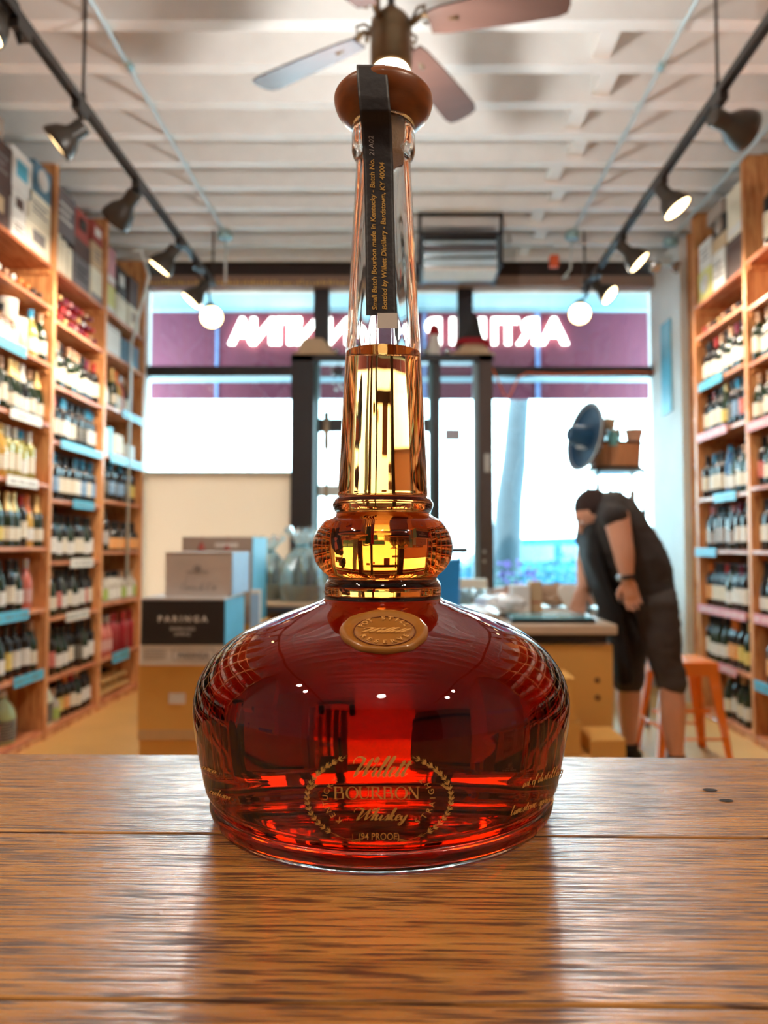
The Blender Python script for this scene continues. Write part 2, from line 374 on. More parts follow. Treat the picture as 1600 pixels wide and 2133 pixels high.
lk = fbox('door_lock', mat('steel_plate', (.6, .57, .52), .35, metal=.6), 1007, 1019, 948, 985, -.09, -.07, door)
for z in (1149, 1169):
    lathe('bolt_head', [(0, .012), (.012, .01), (.014, 0)], MATS['steel_plate'], door, 12, at(1009, z, WY - .07), (0, -1, 0))
# paper notices behind the glass
def sheet(px0, px1, py0, py1, m, label, cat='paper notice', name='paper_notice', Y=WY - .015):
    a = at(px0, py1, Y); b = at(px1, py0, Y)
    o = box(name, m, a.x, b.x, Y, Y + .003, a.z, b.z); tag(o, label, cat); return o
sheet(926, 960, 893, 918, mat('notice_paper', (.55, .56, .66), .6), 'small pale paper notice taped on the narrow sidelight glass')
sheet(661, 716, 1010, 1035, mat('pale_notice', (.7, .72, .74), .6), 'white paper slip on the door glass beside the long brass pull')
sheet(736, 790, 880, 1000, mat('tan_poster', (.42, .30, .26), .6), 'tan poster on the door glass behind the big flask neck', 'poster', 'poster')
sheet(872, 890, 908, 935, mat('pink_card', (.75, .2, .28), .6), 'small pink card on the door glass right of the flask neck', 'card', 'window_card')
# star ornament hanging in the door
st = empty('star_ornament', at(705, 770, WY - .1), 'black tinsel star hanging inside the door glass above the brass pull', 'ornament')
bm = bmesh.new(); vs = []
for i in range(10):
    a = math.pi / 2 + i * math.pi / 5; r = .075 if i % 2 == 0 else .032
    vs.append((r * math.cos(a), r * math.sin(a) - .02))
front = [bm.verts.new((x, -.008, z)) for x, z in vs]; back = [bm.verts.new((x, .008, z)) for x, z in vs]
bm.faces.new(front); bm.faces.new(back[::-1])
for i in range(10): bm.faces.new((front[i], back[i], back[(i + 1) % 10], front[(i + 1) % 10]))
frombm('star', bm, black_metal, st)
tube('cord', [(0, 0, .055), (0, 0, .16)], .003, black_metal, st, 6)
for i, (dx, dz) in enumerate([(-.04, -.11), (.01, -.13), (-.02, -.17), (.035, -.16), (-.055, .01), (-.05, -.035)]):
    lathe('bauble', [(0, -.014), (.010, -.01), (.014, 0), (.010, .01), (0, .014)], mat('silver_bauble', (.7, .8, .8), .15, metal=.9), st, 10, (dx, 0, dz))
# items standing on the door head
hz = fz(742)
def hatlike(px, w, h, label, name='straw_hat', m=None):
    r = empty(name, (fx(px, 740), WY - .02, hz), label, 'hat')
    m = m or mat('straw', (.72, .52, .33), .8, bump=.4, bscale=80)
    lathe('brim', [(0, .0), (w * .5, .0), (w * .52, .012), (w * .44, .022), (w * .36, .03)], m, r, 28).scale = (1, .5, 1)
    lathe('crown', [(w * .38, .02), (w * .36, h * .6), (w * .28, h * .93), (0, h)], m, r, 28).scale = (1, .5, 1)
    return r
hatlike(657, .38, .15, 'tan straw hat resting on the left end of the door head')
r2 = hatlike(984, .38, .10, 'tan straw hat with red band and dark peak at the door head right end')
lathe('hat_band', [(.16, .085), (.15, .13), (.10, .15)], red_pl, r2, 24).scale = (1, .5, 1)
lathe('hat_peak', [(.10, .14), (.075, .22), (.06, .32), (.03, .36), (0, .37)], carton_black, r2, 16).scale = (1, .6, 1)
dk = empty('red_capped_figure', (fx(905, 740), WY - .03, hz), 'white figurine with a red cap standing on the door head beside the flask neck', 'figurine')
lathe('body', [(.05, 0), (.055, .08), (.04, .15), (.045, .17)], carton_white, dk, 16); lathe('red_cap', [(.05, .17), (.052, .2), (.04, .25), (0, .27)], red_pl, dk, 16)
for px, m_, lb in ((700, 'silver_bauble', 'round silver bauble on the door head right of the tan straw hat'), (887, 'silver_bauble', 'round silver bauble on the door head just right of the flask neck'), (931, 'silver_bauble', 'round silver bauble on the door head between figurine and banded hat')):
    r = lathe('bauble', [(0, 0), (.02, .006), (.03, .03), (.02, .055), (.006, .06), (.006, .07), (0, .07)], MATS[m_], None, 16, (0, 0, 0)); r.location = (fx(px, 740), WY - .03, hz); tag(r, lb, 'bauble')
# orange cord along the right window head
tag(tube('extension_cord', [at(*q) for q in [(1027, 768, 6.32), (1037, 790, 6.32), (1050, 822, 6.32), (1060, 828, 6.32), (1068, 812, 6.32), (1080, 785, 6.32), (1098, 776, 6.32), (1160, 779, 6.32), (1240, 777, 6.32), (1300, 774, 6.32), (1370, 776, 6.32)]], .008, mat('orange_cord_rubber', (.85, .16, .05), .5)), 'orange electric cord looped along the head of the right shop window', 'cord')
# ------------------------------------------------------------------ outside
struct(box('pavement', mat('pavement_concrete', (.70, .70, .69), .8, scale=2), -9, 9, WY + .06, 9.5, -.25, -.02))
struct(box('road', mat('asphalt', (.34, .35, .36), .8, scale=4), -14, 14, 9.5, 17.5, -.3, -.1))
aw = empty('awning', (0, 7.25, 2.2), 'maroon fabric shop awning with white letters seen from inside through the glass', 'awning')
AY = 7.3
def abox(name, m, px0, px1, py0, py1, y0, y1, parent):
    a = at(px0, py1, AY); b = at(px1, py0, AY)
    return box(name, m, a.x, b.x, y0 - 7.25, y1 - 7.25, a.z - 2.2, b.z - 2.2, parent)
maroon = mat('maroon_canvas', (.12, .012, .03), .7, scale=3, vary=.2)
abox('valance', maroon, 200, 1500, 648, 832, AY, AY + .02, aw)
for x_ in (-2.3, -.7, .9, 2.3): box('bracket_arm', dark_frame, x_ - .02, x_ + .02, WY + .09 - 7.25, AY - 7.25, at(845, 640, AY).z - 2.2, at(845, 634, AY).z - 2.2, aw)
abox('valance_rail', mat('blue_grey_rail', (.30, .42, .48), .4), 200, 1500, 638, 650, AY - .02, AY + .02, aw)
abox('lower_rail', MATS['blue_grey_rail'], 200, 1500, 786, 796, AY - .02, AY, aw)
cv = [Vector((x_, y_ - 7.25, z_ - 2.2)) for x_, y_, z_ in ((-4, WY + .12, ZC + 2.36), (4, WY + .12, ZC + 2.36), (4, AY, at(845, 644, AY).z), (-4, AY, at(845, 644, AY).z))]
mesh('canopy', cv + [v + Vector((0, 0, .02)) for v in cv], [(3, 2, 1, 0), (4, 5, 6, 7), (0, 1, 5, 4), (2, 3, 7, 6), (1, 2, 6, 5), (3, 0, 4, 7)], mat('grey_teal_canopy', (.16, .24, .27), .7), aw)
for px in (452, 884, 1120): abox('valance_seam', mat('blue_seam', (.16, .22, .42), .5), px - 4, px + 4, 650, 832, AY - .012, AY, aw)
letter_m = emis('letter_daylight_glow', (1.0, .97, .90), 4.0)  # glow put into the letters to imitate daylight from behind
for ch, px, wd in (('A', 505, 1.0), ('N', 548, .95), ('I', 580, .9), ('T', 605, .95), ('N', 640, .95), ('N', 705, .95), ('P', 905, .9), ('I', 943, .9), ('F', 998, .95), ('I', 1030, .9), ('T', 1058, .95), ('R', 1102, 1.0), ('A', 1153, 1.1)):
    vf = text_vf(ch, bold=.03); s = .355
    yb = 716
    base = at(px, yb, AY - .015)
    bmv, bf = vf
    n = len(bmv); V = [(base.x - u * s * wd, base.y - 7.25 , base.z - 2.2 + v * s) for u, v in bmv] + [(base.x - u * s * wd, base.y - 7.25 - .03, base.z - 2.2 + v * s) for u, v in bmv]
    FF = [f for f in bf] + [tuple(i + n for i in f[::-1]) for f in bf]
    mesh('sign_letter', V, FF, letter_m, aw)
fac = empty('street_building', (0, 19, 0), 'sunlit white building across the street seen through the shop windows', 'building')
wf = mat('white_stucco', (.92, .91, .88), .8, scale=1)
box('facade', wf, -16, 16, 0, .5, 0, 5.2, fac)
box('cornice', wf, -16.2, 16.2, -.3, .5, 5.2, 5.6, fac)
for i in range(-6, 7):
    f_ = box('shop_window', mat('blue_shop_window', (.01, .06, .09), .15), i * 2.4 - .8, i * 2.4 + .8, -.06, 0, .3, 1.0, fac)
# leaning tree trunk on the pavement
tr = empty('tree', at(1060, 1200, 8.3), 'leaning grey tree trunk on the pavement outside the right shop window', 'tree')
p0, p1, p2, p3 = at(1052, 1230, 8.3), at(1060, 1050, 8.3), at(1072, 960, 8.3), at(1078, 868, 8.3)
bk = mat('grey_bark', (.03, .045, .055), .9, bump=.8, bscale=8)
o = tube('trunk', [p - tr.location for p in (Vector((p0.x, 8.3, -.02)), p0, p1, p2, p3, p3 + Vector((.12, 0, 1.2)))], [.19, .17, .15, .135, .12, .09], bk, tr, 12)
for i in range(5): tube('branch', [p3 - tr.location + Vector((.05, 0, .5 + .12 * i)), p3 - tr.location + Vector((math.cos(i * 2) * .5, math.sin(i * 2) * .4, 1.3 + .1 * i))], [.05, .02], bk, tr, 6)
# parked car outside, blue
def car(x, y, label, m):
    r = empty('parked_car', (x, y, -.1), label, 'car')
    prof = [(-2.2, .35), (-2.25, .75), (-1.5, .92), (-.9, 1.38), (.7, 1.42), (1.4, .98), (2.15, .85), (2.2, .35)]
    n = len(prof); V = [(a, -.85 if b < 1.1 else -.68, b) for a, b in prof] + [(a, .85 if b < 1.1 else .68, b) for a, b in prof]
    F_ = [tuple(range(n)), tuple(range(2 * n - 1, n - 1, -1))] + [(i, i + n, (i + 1) % n + n, (i + 1) % n) for i in range(n)]
    mesh('body', V, F_, m, r)
    gl = mat('car_glass', (.05, .14, .18), .08)
    for x0, x1 in ((-1.2, -.2), (-.1, .95)): box('side_window', gl, x0, x1, -.80, -.66, .98, 1.30, r)
    for sx in (-1.4, 1.4):
        for sy in (-.8, .8):
            wv = lathe('wheel', [(0, -.1), (.2, -.11), (.31, -.1), (.33, 0), (.31, .1), (.2, .11), (0, .1)], mat('tyre_rubber', (.02, .02, .02), .8), r, 20, (sx, sy, .33), (0, 1, 0))
    return r
car(2.2, 10.9, 'teal blue parked car beyond the planter outside the right window', mat('teal_car_paint', (.0005, .05, .10), .6, spec=.2))
car(-2.6, 10.9, 'silver blue parked car outside behind the left panel', mat('silver_car_paint', (.15, .2, .23), .25, metal=.4))
# planter with greenery right outside the window
pl = empty('planter', (at(1130, 1200, 7.6).x, 7.6, -.02), 'long planter of blue green shrubs outside the right window', 'planter')
box('planter_box', mat('grey_planter', (.2, .3, .34), .7), -.9, .9, -.18, .18, 0, .62, pl)
lv = mat('blue_green_leaf', (.012, .08, .09), .6, vary=.4); bm = bmesh.new()
for i in range(900):
    x = rng.uniform(-.9, .9); y = rng.uniform(-.2, .2); z = .6 + rng.random() ** .8 * (.42 + .12 * math.sin(x * 5)); a = rng.uniform(0, 6.28); s = rng.uniform(.02, .045)
    q = Quaternion((rng.uniform(-1, 1), rng.uniform(-1, 1), rng.uniform(-1, 1)), a); vs = [bm.verts.new(Vector((x, y, z)) + q @ Vector(c)) for c in ((0, 0, 0), (s * .45, s, 0), (0, 2 * s, s * .2), (-s * .45, s, 0))]; bm.faces.new(vs)
o = frombm('foliage', bm, lv, pl); o['kind'] = 'stuff'
fl = mat('violet_petals', (.16, .09, .32), .6); bm = bmesh.new()
for i in range(40):
    x = rng.uniform(-.5, -.1); z = rng.uniform(.8, 1.05)
    addbox(bm, x, x + .03, -.24, -.22, z, z + .03)
frombm('violet_flowers', bm, fl, pl)['kind'] = 'stuff'
# ------------------------------------------------------------------ ceiling fan
HY = 2.76; hub = Vector((-.0199 * HY, HY, ZC + 1.97))
fan = empty('ceiling_fan', hub, 'ceiling fan with four wooden blades and a glowing globe above the bottle stopper', 'ceiling fan')
brz = mat('aged_bronze', (.16, .10, .05), .4, metal=.7, vary=.3)
lathe('downrod', [(.014, .06), (.014, ZD - hub.z)], black_metal, fan, 12)
lathe('rod_canopy', [(.075, ZD - hub.z), (.07, ZD - hub.z - .05), (.02, ZD - hub.z - .09), (.014, ZD - hub.z - .09)], MATS['galvanised_conduit'], fan, 20)
lathe('motor_housing', [(0, .085), (.025, .08), (.03, .055), (.06, .045), (.078, .02), (.080, -.02), (.076, -.035), (.079, -.05), (.079, -.145), (.072, -.16), (0, -.16)], brz, fan, 32)
lathe('light_globe', [(.062, -.155), (.071, -.18), (.070, -.21), (.05, -.245), (.025, -.258), (0, -.262)], globe_glow, fan, 28)
bl_walnut = mat('fan_blade_walnut', (.085, .045, .036), .3, scale=3, vary=.3, stretch=(1, 8, 8))
for i, a in enumerate((61, 148, 236, 345)):
    A = R(a); q = Matrix.Rotation(A, 4, 'Z')
    pr = []
    for x, wd in ((.15, .045), (.2, .055), (.35, .064), (.5, .07), (.62, .072), (.655, .062), (.668, .03)): pr.append((x, wd))
    V = []
    tilt = -.22
    for zz in (.004, -.004):
        for x, wd in pr: V.append(q @ Vector((x, -wd, .0 - wd * tilt + zz)))
        for x, wd in pr[::-1]: V.append(q @ Vector((x, wd, .0 + wd * tilt + zz)))
    n = len(pr) * 2
    mesh('blade', V, [tuple(range(n)), tuple(range(2 * n - 1, n - 1, -1))] + [(j, j + n, (j + 1) % n + n, (j + 1) % n) for j in range(n)], bl_walnut, fan)
    V, F_ = tube_vf([q @ Vector(p) for p in ((.05, 0, -.01), (.10, 0, .02), (.13, 0, .035), (.16, 0, .02), (.26, 0, .0))], [.014, .012, .010, .012, .012], 8)
    mesh('blade_bracket', V, F_, brz, fan, True)
    for sgn in (-1, 1):
        V, F_ = tube_vf([q @ Vector(p) for p in ((.08, 0, .02), (.11, sgn * .02, .05), (.14, sgn * .035, .04), (.135, sgn * .03, .015), (.12, sgn * .02, .02))], .006, 6)
        mesh('bracket_scroll', V, F_, brz, fan, True)
light('fan_bulb', 'POINT', hub + Vector((0, 0, -.34)), BULB_E, (1, .96, .90), shadow_soft_size=.06)
# ------------------------------------------------------------------ tracks, spotlights, conduits
TZ = ZC + 2.0
def track(x, y0, y1, label):
    t = empty('lighting_track', (x, (y0 + y1) / 2, TZ), label, 'track')
    L_ = (y1 - y0) / 2
    bm = bmesh.new(); addbox(bm, -.018, .018, -L_, L_, -.012, .014); addbox(bm, -.018, -.010, -L_, L_, -.022, -.012); addbox(bm, .010, .018, -L_, L_, -.022, -.012)
    frombm('rail', bm, black_metal, t)
    return t
tL = track(-1.46, -1.5, 5.62, 'black lighting track running the length of the left rack')
tR = track(1.38, -1.5, 5.72, 'black lighting track running the length of the right rack')
def rod(t, x, y): tube('hanger_rod', [(0, y - t.location.y, .012), (0, y - t.location.y, ZD - TZ)], .0075, black_metal, t, 8); lathe('rod_coupler', [(.012, 0), (.014, .03), (.008, .05)], black_metal, t, 10, (0, y - t.location.y, .012))
for y in (1.0, 3.30, 5.58): rod(tL, 0, y)
for y in (1.0, 3.22, 5.68): rod(tR, 0, y)
def head(tx, cy, back, front, label, rad=.078, lit=True, group=None, e=1.0):
    r = empty('track_spotlight', (tx, cy, TZ), label, 'spotlight'); o = r.location
    back = Vector(back); front = Vector(front); d = (front - back).normalized(); L_ = (front - back).length
    bm = bmesh.new(); addbox(bm, -.019, .019, -.05, .05, -.062, -.022, None, .004); frombm('track_adapter', bm, black_metal, r)
    mid = back + d * L_ * .32
    sd = d.cross(Vector((0, 0, 1))).normalized()
    tube('stem', [Vector((0, 0, -.06)), Vector((0, 0, -.095)), (mid - o) + Vector((0, 0, .05)), (mid - o) + Vector((0, 0, .03))], .0085, black_metal, r)
    L = L_; s = rad
    sh = lathe('lamp_shell', [(0, 0), (s * .42, .0), (s * .46, .006), (s * .46, L * .36), (s * .52, L * .44), (s * .80, L * .62), (s * .98, L * .86), (s, L), (s * .95, L), (s * .90, L * .86), (s * .7, L * .62), (s * .4, L * .5)], bronze_can, r, 28, back - o, d)
    if lit: lathe('lens', [(0, 0), (s * .88, .0), (s * .9, .004)], lamp_glow, r, 24, back - o + d * (L * .93), d)
    else: lathe('lens', [(0, 0), (s * .7, .0), (s * .72, .004)], mat('lens_off', (.5, .45, .35), .2), r, 24, back - o + d * (L * .66), d)
    light('spot', 'SPOT', front + d * .02, SPOT_E * e, WARM, dir=d, spot_size=R(105), spot_blend=.7, shadow_soft_size=.05)
    return r
XLt, XRt = -1.46, 1.38
def dy(p, k): return Vector((p.x, p.y + k, p.z))
head(XLt, 2.75, at(25, 0, 2.72), at(-38, 58, 2.68), 'black track spotlight at the top corner nearest the camera on the left track', .085)
head(XLt, 3.27, at(176, 262, 3.24), at(116, 302, 3.225), 'lit bronze track spotlight throwing yellow light beside the upper left boxes', .082)
head(XLt, 4.0, at(283, 400, 3.98), at(240, 460, 4.06), 'dark track spotlight pointing away, second along the left track in view', .085, False, e=.8)
head(XLt, 4.76, at(366, 515, 4.72), at(331, 560, 4.71), 'bronze track spotlight with pale rim, third along the left track in view', .085)
head(XLt, 5.15, at(432, 590, 5.1), at(396, 628, 5.07), 'tan lit track spotlight next to the bright bulb at the left track end', .08)
head(XLt, 5.45, at(438, 640, 5.52), at(441, 662, 5.30), 'bright round spotlight facing the camera at the far end of the left track', .085)
head(XRt, 3.20, at(1483, 243, 3.2), at(1556, 274, 3.26), 'black track spotlight nearest the camera on the right track, turned to the rack', .088, False)
head(XRt, 3.95, at(1372, 388, 3.94), at(1413, 436, 3.90), 'lit bronze spotlight, second along the right track, glowing yellow', .082)
head(XRt, 4.69, at(1290, 510, 4.68), at(1334, 548, 4.64), 'lit bronze spotlight, third along the right track, oval lens showing', .08)
head(XRt, 5.30, at(1236, 592, 5.3), at(1272, 616, 5.23), 'small lit spotlight beside the bright bulb at the end of the right track', .075)
head(XRt, 5.62, at(1207, 634, 5.66), at(1208, 655, 5.44), 'bright round spotlight facing the camera at the far end of the right track', .085)
for y in (2.1, 1.2):                        # unseen bare spots added along the tracks to brighten racks and room
    light('spot_unseen_fill', 'SPOT', (XLt - .1, y, TZ - .2), SPOT_E, WARM, dir=(-.9, .1, -.75), spot_size=R(110), spot_blend=.7, shadow_soft_size=.06)
    light('spot_unseen_fill', 'SPOT', (XRt + .1, y, TZ - .2), SPOT_E, WARM, dir=(.9, .1, -.75), spot_size=R(110), spot_blend=.7, shadow_soft_size=.06)
for x_, y_, e_ in ((XLt, -.55, 1.0), (XLt, -.25, .6), (XRt, -.55, 1.0), (XRt, -.9, .6)):   # lamps of the same tracks turned onto the counter
    light('spot_counter', 'SPOT', (x_, y_, TZ - .2), 46 * e_, WARM, dir=Vector((0, .3, 1.08)) - Vector((x_, y_, TZ - .2)), spot_size=R(52), spot_blend=.8, shadow_soft_size=.045)
light('rear_fill_light', 'POINT', (0, -.9, ZC + 1.6), 4.0, (1, .93, .84), shadow_soft_size=.08)  # unseen fill lamp added behind the camera, no fan belongs to it
def conduit(pts, label, jb):
    r = tube('conduit', pts, .0125, galv, None, 10); tag(r, label, 'conduit')
    j = Vector(jb)
    lathe('junction_box', [(0, .012), (.05, .012), (.055, 0), (.055, -.035), (.045, -.042), (0, -.042)], mat('steel_box', (.35, .55, .58), .35, metal=.6), r, 20, j)
    y = (pts[0][1] + pts[-1][1]) / 2
    for yy in (1.2, 3.6):
        lathe('coupling', [(.0125, -.03), (.017, -.028), (.017, .028), (.0125, .03)], MATS['steel_box'], r, 12, (pts[0][0], yy, pts[0][2]), (0, 1, 0))
    return r
CZ = ZC + 2.385
c1 = conduit([(-1.37, -2, CZ), (-1.375, 5.6, CZ)], 'pale steel conduit along the ceiling inside the left track', (-1.375, 5.6, CZ))
c2 = conduit([(1.27, -2, CZ), (1.268, 5.6, CZ)], 'pale steel conduit along the ceiling inside the right track', (1.268, 5.6, CZ))
c3 = conduit([(2.06, -2, CZ), (2.06, 5.72, CZ)], 'pale steel conduit along the ceiling above the right rack', (2.06, 5.72, CZ))
tag(tube('hanging_conduit', [(-1.375, 5.62, CZ - .04), (-1.375, 5.62, TZ + .02)], .009, galv), 'short vertical conduit dropping from the left ceiling box', 'conduit')
tag(tube('hanging_conduit', [(1.268, 5.62, CZ - .04), (1.268, 5.66, CZ - .25), (1.22, 5.72, CZ - .30), (1.268, 5.72, TZ + .1)], .009, galv), 'bent conduit dropping from the right ceiling box', 'conduit')
tag(tube('cross_conduit', [(-2.1, 5.75, CZ - .07), (-2.05, 5.74, CZ - .05), (-1.3, 5.74, CZ - .04), (1.15, 5.74, CZ - .04)], .011, galv), 'thin steel conduit crossing the ceiling just inside the front beam', 'conduit')
sp_ = [at(282, 521, 5.55), at(300, 522, 5.6), at(306, 545, 5.62), at(316, 575, 5.62), at(318, 700, 5.62), at(312, 1200, 5.62)]
tag(tube('wall_conduit', [Vector((-2.19, 5.9, p.z)) if i > 3 else Vector((p.x - .02, p.y, p.z)) for i, p in enumerate(sp_)], .012, galv), 'steel conduit bending down beside the far end of the left rack', 'conduit')
fd = empty('emergency_light', (2.02, 5.78, ZC + 2.17), 'twin head emergency light on the beam at the right end of the ceiling', 'emergency light')
bx = box('housing', galv, -.07, .07, -.03, .03, .03, .11, fd, .008)
for s in (-1, 1): lathe('lamp_head', [(0, .0), (.035, .005), (.045, .05), (.04, .055), (0, .05)], mat('silver_head', (.6, .58, .55), .25, metal=.7), fd, 16, (s * .07, -.03, .02), (s * .3, -1, -.5))
ps = box('orange_pipe_cap', mat('orange_plastic', (.8, .13, .04), .5), -.035, .035, -.03, .03, 0, .09, None, .006); ps.location = at(1154, 557, 5.74); ps.parent = bpy.data.objects['cross_conduit']; ps['label'] = 'orange plastic end cap'
# hanging heater in a dark frame
hp0 = at(873, 590, 5.7); hp1 = at(1034, 478, 5.7)
ht = empty('hanging_heater', ((hp0.x + hp1.x) / 2, 5.7, hp0.z), 'shiny air heater hung in a dark frame over the door', 'heater')
hw = (hp1.x - hp0.x) / 2; hh = hp1.z - hp0.z
ch = mat('chrome_face', (.72, .80, .84), .12, metal=1.0)
for s in (-1, 1):
    box('hanger_bar', dark_frame, s * hw - .012, s * hw + .012, -.30, -.27, 0.02, hh + .1, ht, .002)
    box('hanger_bar', dark_frame, s * hw - .012, s * hw + .012, .06, .09, 0.02, ZD - hp0.z - .2, ht, .002)
    box('side_plate', mat('heater_side', (.10, .15, .18), .4), s * (hw - .02) - .01, s * (hw - .02) + .01, -.28, .08, .0, hh * .62, ht, .004)
box('top_bar', dark_frame, -hw - .012, hw + .012, -.305, -.28, hh - .02, hh + .01, ht)
box('shelf_plate', dark_frame, -hw, hw, -.30, .09, hh * .62, hh * .66, ht)
for i, (z0, z1, mm) in enumerate(((.02, .09, 'emit'), (.10, .15, 'c'), (.16, .19, 'd'), (.20, .27, 'c'))):
    if mm == 'emit': box('air_louver', carton_white, -hw * .92, hw * .92, -.27, -.05, z0 - .02, z0 + .02, ht, .01)
    box('heater_slat', ch if mm != 'd' else carton_grey, -hw * .93, hw * .93, -.28 + i * .015, -.2 + i * .01, z0, min(z1, hh * .6), ht, .012)
box('heater_body', mat('heater_body', (.35, .40, .42), .3, metal=.5), -hw * .93, hw * .93, -.2, .07, .02, hh * .6, ht, .01)
# ------------------------------------------------------------------ racks
XFL, XFR = -2.19, 2.07
def rack(label, xf, side, ups, levels, y_start, y_end):
    "wooden wall rack: uprights, shelf boards per bay, back panel per bay"
    r = empty('wine_rack', (xf, (y_start + y_end) / 2, 0), label, 'rack'); oy = r.location.y
    xb = side * (.34)
    for y in ups: box('upright', pine, 0, xb, y - .02 - oy, y + .02 - oy, 0, 3.58, r, .002)
    for (a, b), zs in levels:
        for z in zs:
            box('shelf_board', pine_y, side * .004, xb, a + .02 - oy, b - .02 - oy, z - .022, z, r, .002)
            box('shelf_cleat', pine, side * .02, side * .30, b - .045 - oy, b - .02 - oy, z - .055, z - .022, r)
        box('back_panel', pine_shade, xb - side * .01, xb, a - oy, b - oy, .05, 3.0, r)
        box('kick_board', pine, side * .01, side * .03, a + .02 - oy, b - .02 - oy, 0, .05, r)
    return r
ZL1 = [.06, .425, .80, 1.17, 1.555, 1.93, 2.30, 2.66, 2.92]
ZL2 = [.06, .36, .733, 1.08, 1.47, 1.84, 2.19, 2.60, 2.92]
ZL3 = [.06, .36, .76, 1.14, 1.517, 1.85, 2.22, 2.62, 2.92]
ZR1 = [.06, .375, .765, 1.15, 1.53, 1.905, 2.28, 2.62, 2.91]
ZR2 = [.06, .40, .76, 1.15, 1.51, 1.95, 2.30, 2.66, 2.89]
UL = [.61, 1.41, 2.21, 3.0, 3.80, 4.61, 5.405, 6.21]; UR = [.5, 1.3, 2.1, 2.9, 3.70, 4.51, 5.31]
rL = rack('tall pine wine rack full of bottles along the left wall', XFL, -1, UL,
          [((a, b), ZL1) for a, b in zip(UL[:5], UL[1:6])] + [((4.61, 5.405), ZL2), ((5.405, 6.21), ZL3)], .6, 6.21)
rR = rack('tall pine wine rack full of bottles along the right wall', XFR, 1, UR,
          [((a, b), ZR1) for a, b in zip(UR[:5], UR[1:6])] + [((4.51, 5.31), ZR2)], .5, 5.31)
ZR3 = [.06, .45, .80, 1.14, 1.47, 1.80, 2.14, 2.46]
rS = rack('short end bay of shelving between the right rack and the white pilaster', XFR + .10, 1, [5.66], [((5.33, 5.66), ZR3)], 5.33, 5.66)
# ------------------------------------------------------------------ bottles
gcol = {
 'black glass': mat('wine_glass_black', (.012, .009, .008), .10, coat=.3), 'dark green': mat('wine_glass_green', (.015, .030, .012), .10, coat=.3),
 'amber': mat('wine_glass_amber', (.16, .06, .01), .12, coat=.3), 'golden': mat('wine_glass_gold', (.62, .36, .07), .12, coat=.3),
 'pale green': mat('wine_glass_pale', (.42, .40, .12), .12, coat=.3), 'rosé': mat('wine_glass_rose', (.60, .16, .12), .12, coat=.3),
 'red': mat('wine_glass_red', (.36, .01, .02), .12, coat=.3), 'clear': mat('wine_glass_clear', (.50, .45, .38), .1, coat=.3), 'blue': mat('wine_glass_blue', (.02, .10, .28), .12, coat=.3)}
def labmat(name, col, inkc):
    m, nt, N, L, p = nodes(name)
    tc = N.new('ShaderNodeTexCoord'); mp = N.new('ShaderNodeMapping'); mp.inputs['Scale'].default_value = (120, 120, 170)
    L.new(tc.outputs['Object'], mp.inputs[0]); sx = N.new('ShaderNodeSeparateXYZ'); L.new(tc.outputs['Object'], sx.inputs[0])
    nz = N.new('ShaderNodeTexNoise'); nz.inputs['Scale'].default_value = 1.6; nz.inputs['Detail'].default_value = 1; L.new(mp.outputs[0], nz.inputs['Vector'])
    sn = N.new('ShaderNodeMath'); sn.operation = 'SINE'; ml = N.new('ShaderNodeMath'); ml.operation = 'MULTIPLY'; ml.inputs[1].default_value = 420
    L.new(sx.outputs[2], ml.inputs[0]); L.new(ml.outputs[0], sn.inputs[0])
    a = N.new('ShaderNodeMath'); a.operation = 'MULTIPLY'; L.new(nz.outputs[0], a.inputs[0]); L.new(sn.outputs[0], a.inputs[1])
    r = N.new('ShaderNodeValToRGB'); e = r.color_ramp.elements; e[0].position = .36; e[0].color = col + (1,); e[1].position = .42; e[1].color = inkc + (1,)
    L.new(a.outputs[0], r.inputs[0]); L.new(r.outputs[0], p.inputs['Base Color']); p.inputs['Roughness'].default_value = .55
    MATS[name] = m; return m
lcol = {'cream': labmat('label_cream', (.84, .77, .62), (.45, .36, .27)), 'white': labmat('label_white', (.86, .84, .78), (.35, .33, .33)),
 'yellow': labmat('label_yellow', (.78, .60, .16), (.35, .22, .06)), 'orange': labmat('label_orange', (.80, .30, .05), (.9, .75, .5)),
 'red': labmat('label_red', (.55, .05, .05), (.85, .7, .5)), 'black': labmat('label_black', (.03, .03, .03), (.65, .55, .4)),
 'blue': labmat('label_blue', (.10, .28, .50), (.8, .8, .8)), 'green': labmat('label_green', (.42, .55, .12), (.1, .15, .05)), 'grey': labmat('label_grey', (.48, .44, .42), (.2, .2, .2)), 'pink': labmat('label_pink', (.72, .40, .36), (.3, .1, .1))}
ccol = {'black': mat('foil_black', (.02, .018, .018), .35), 'red': mat('foil_red', (.50, .03, .03), .35), 'maroon': mat('foil_maroon', (.20, .02, .05), .35),
 'gold': mat('foil_gold', (.80, .55, .22), .3, metal=.6), 'white': mat('foil_white', (.85, .83, .78), .35), 'tan': mat('foil_tan', (.55, .33, .2), .45), 'orange': mat('foil_orange', (.85, .22, .04), .4),
 'silver': mat('foil_silver', (.65, .66, .68), .3, metal=.7), 'blue': mat('foil_blue', (.05, .35, .6), .35), 'pink': mat('foil_pink', (.6, .25, .25), .4)}
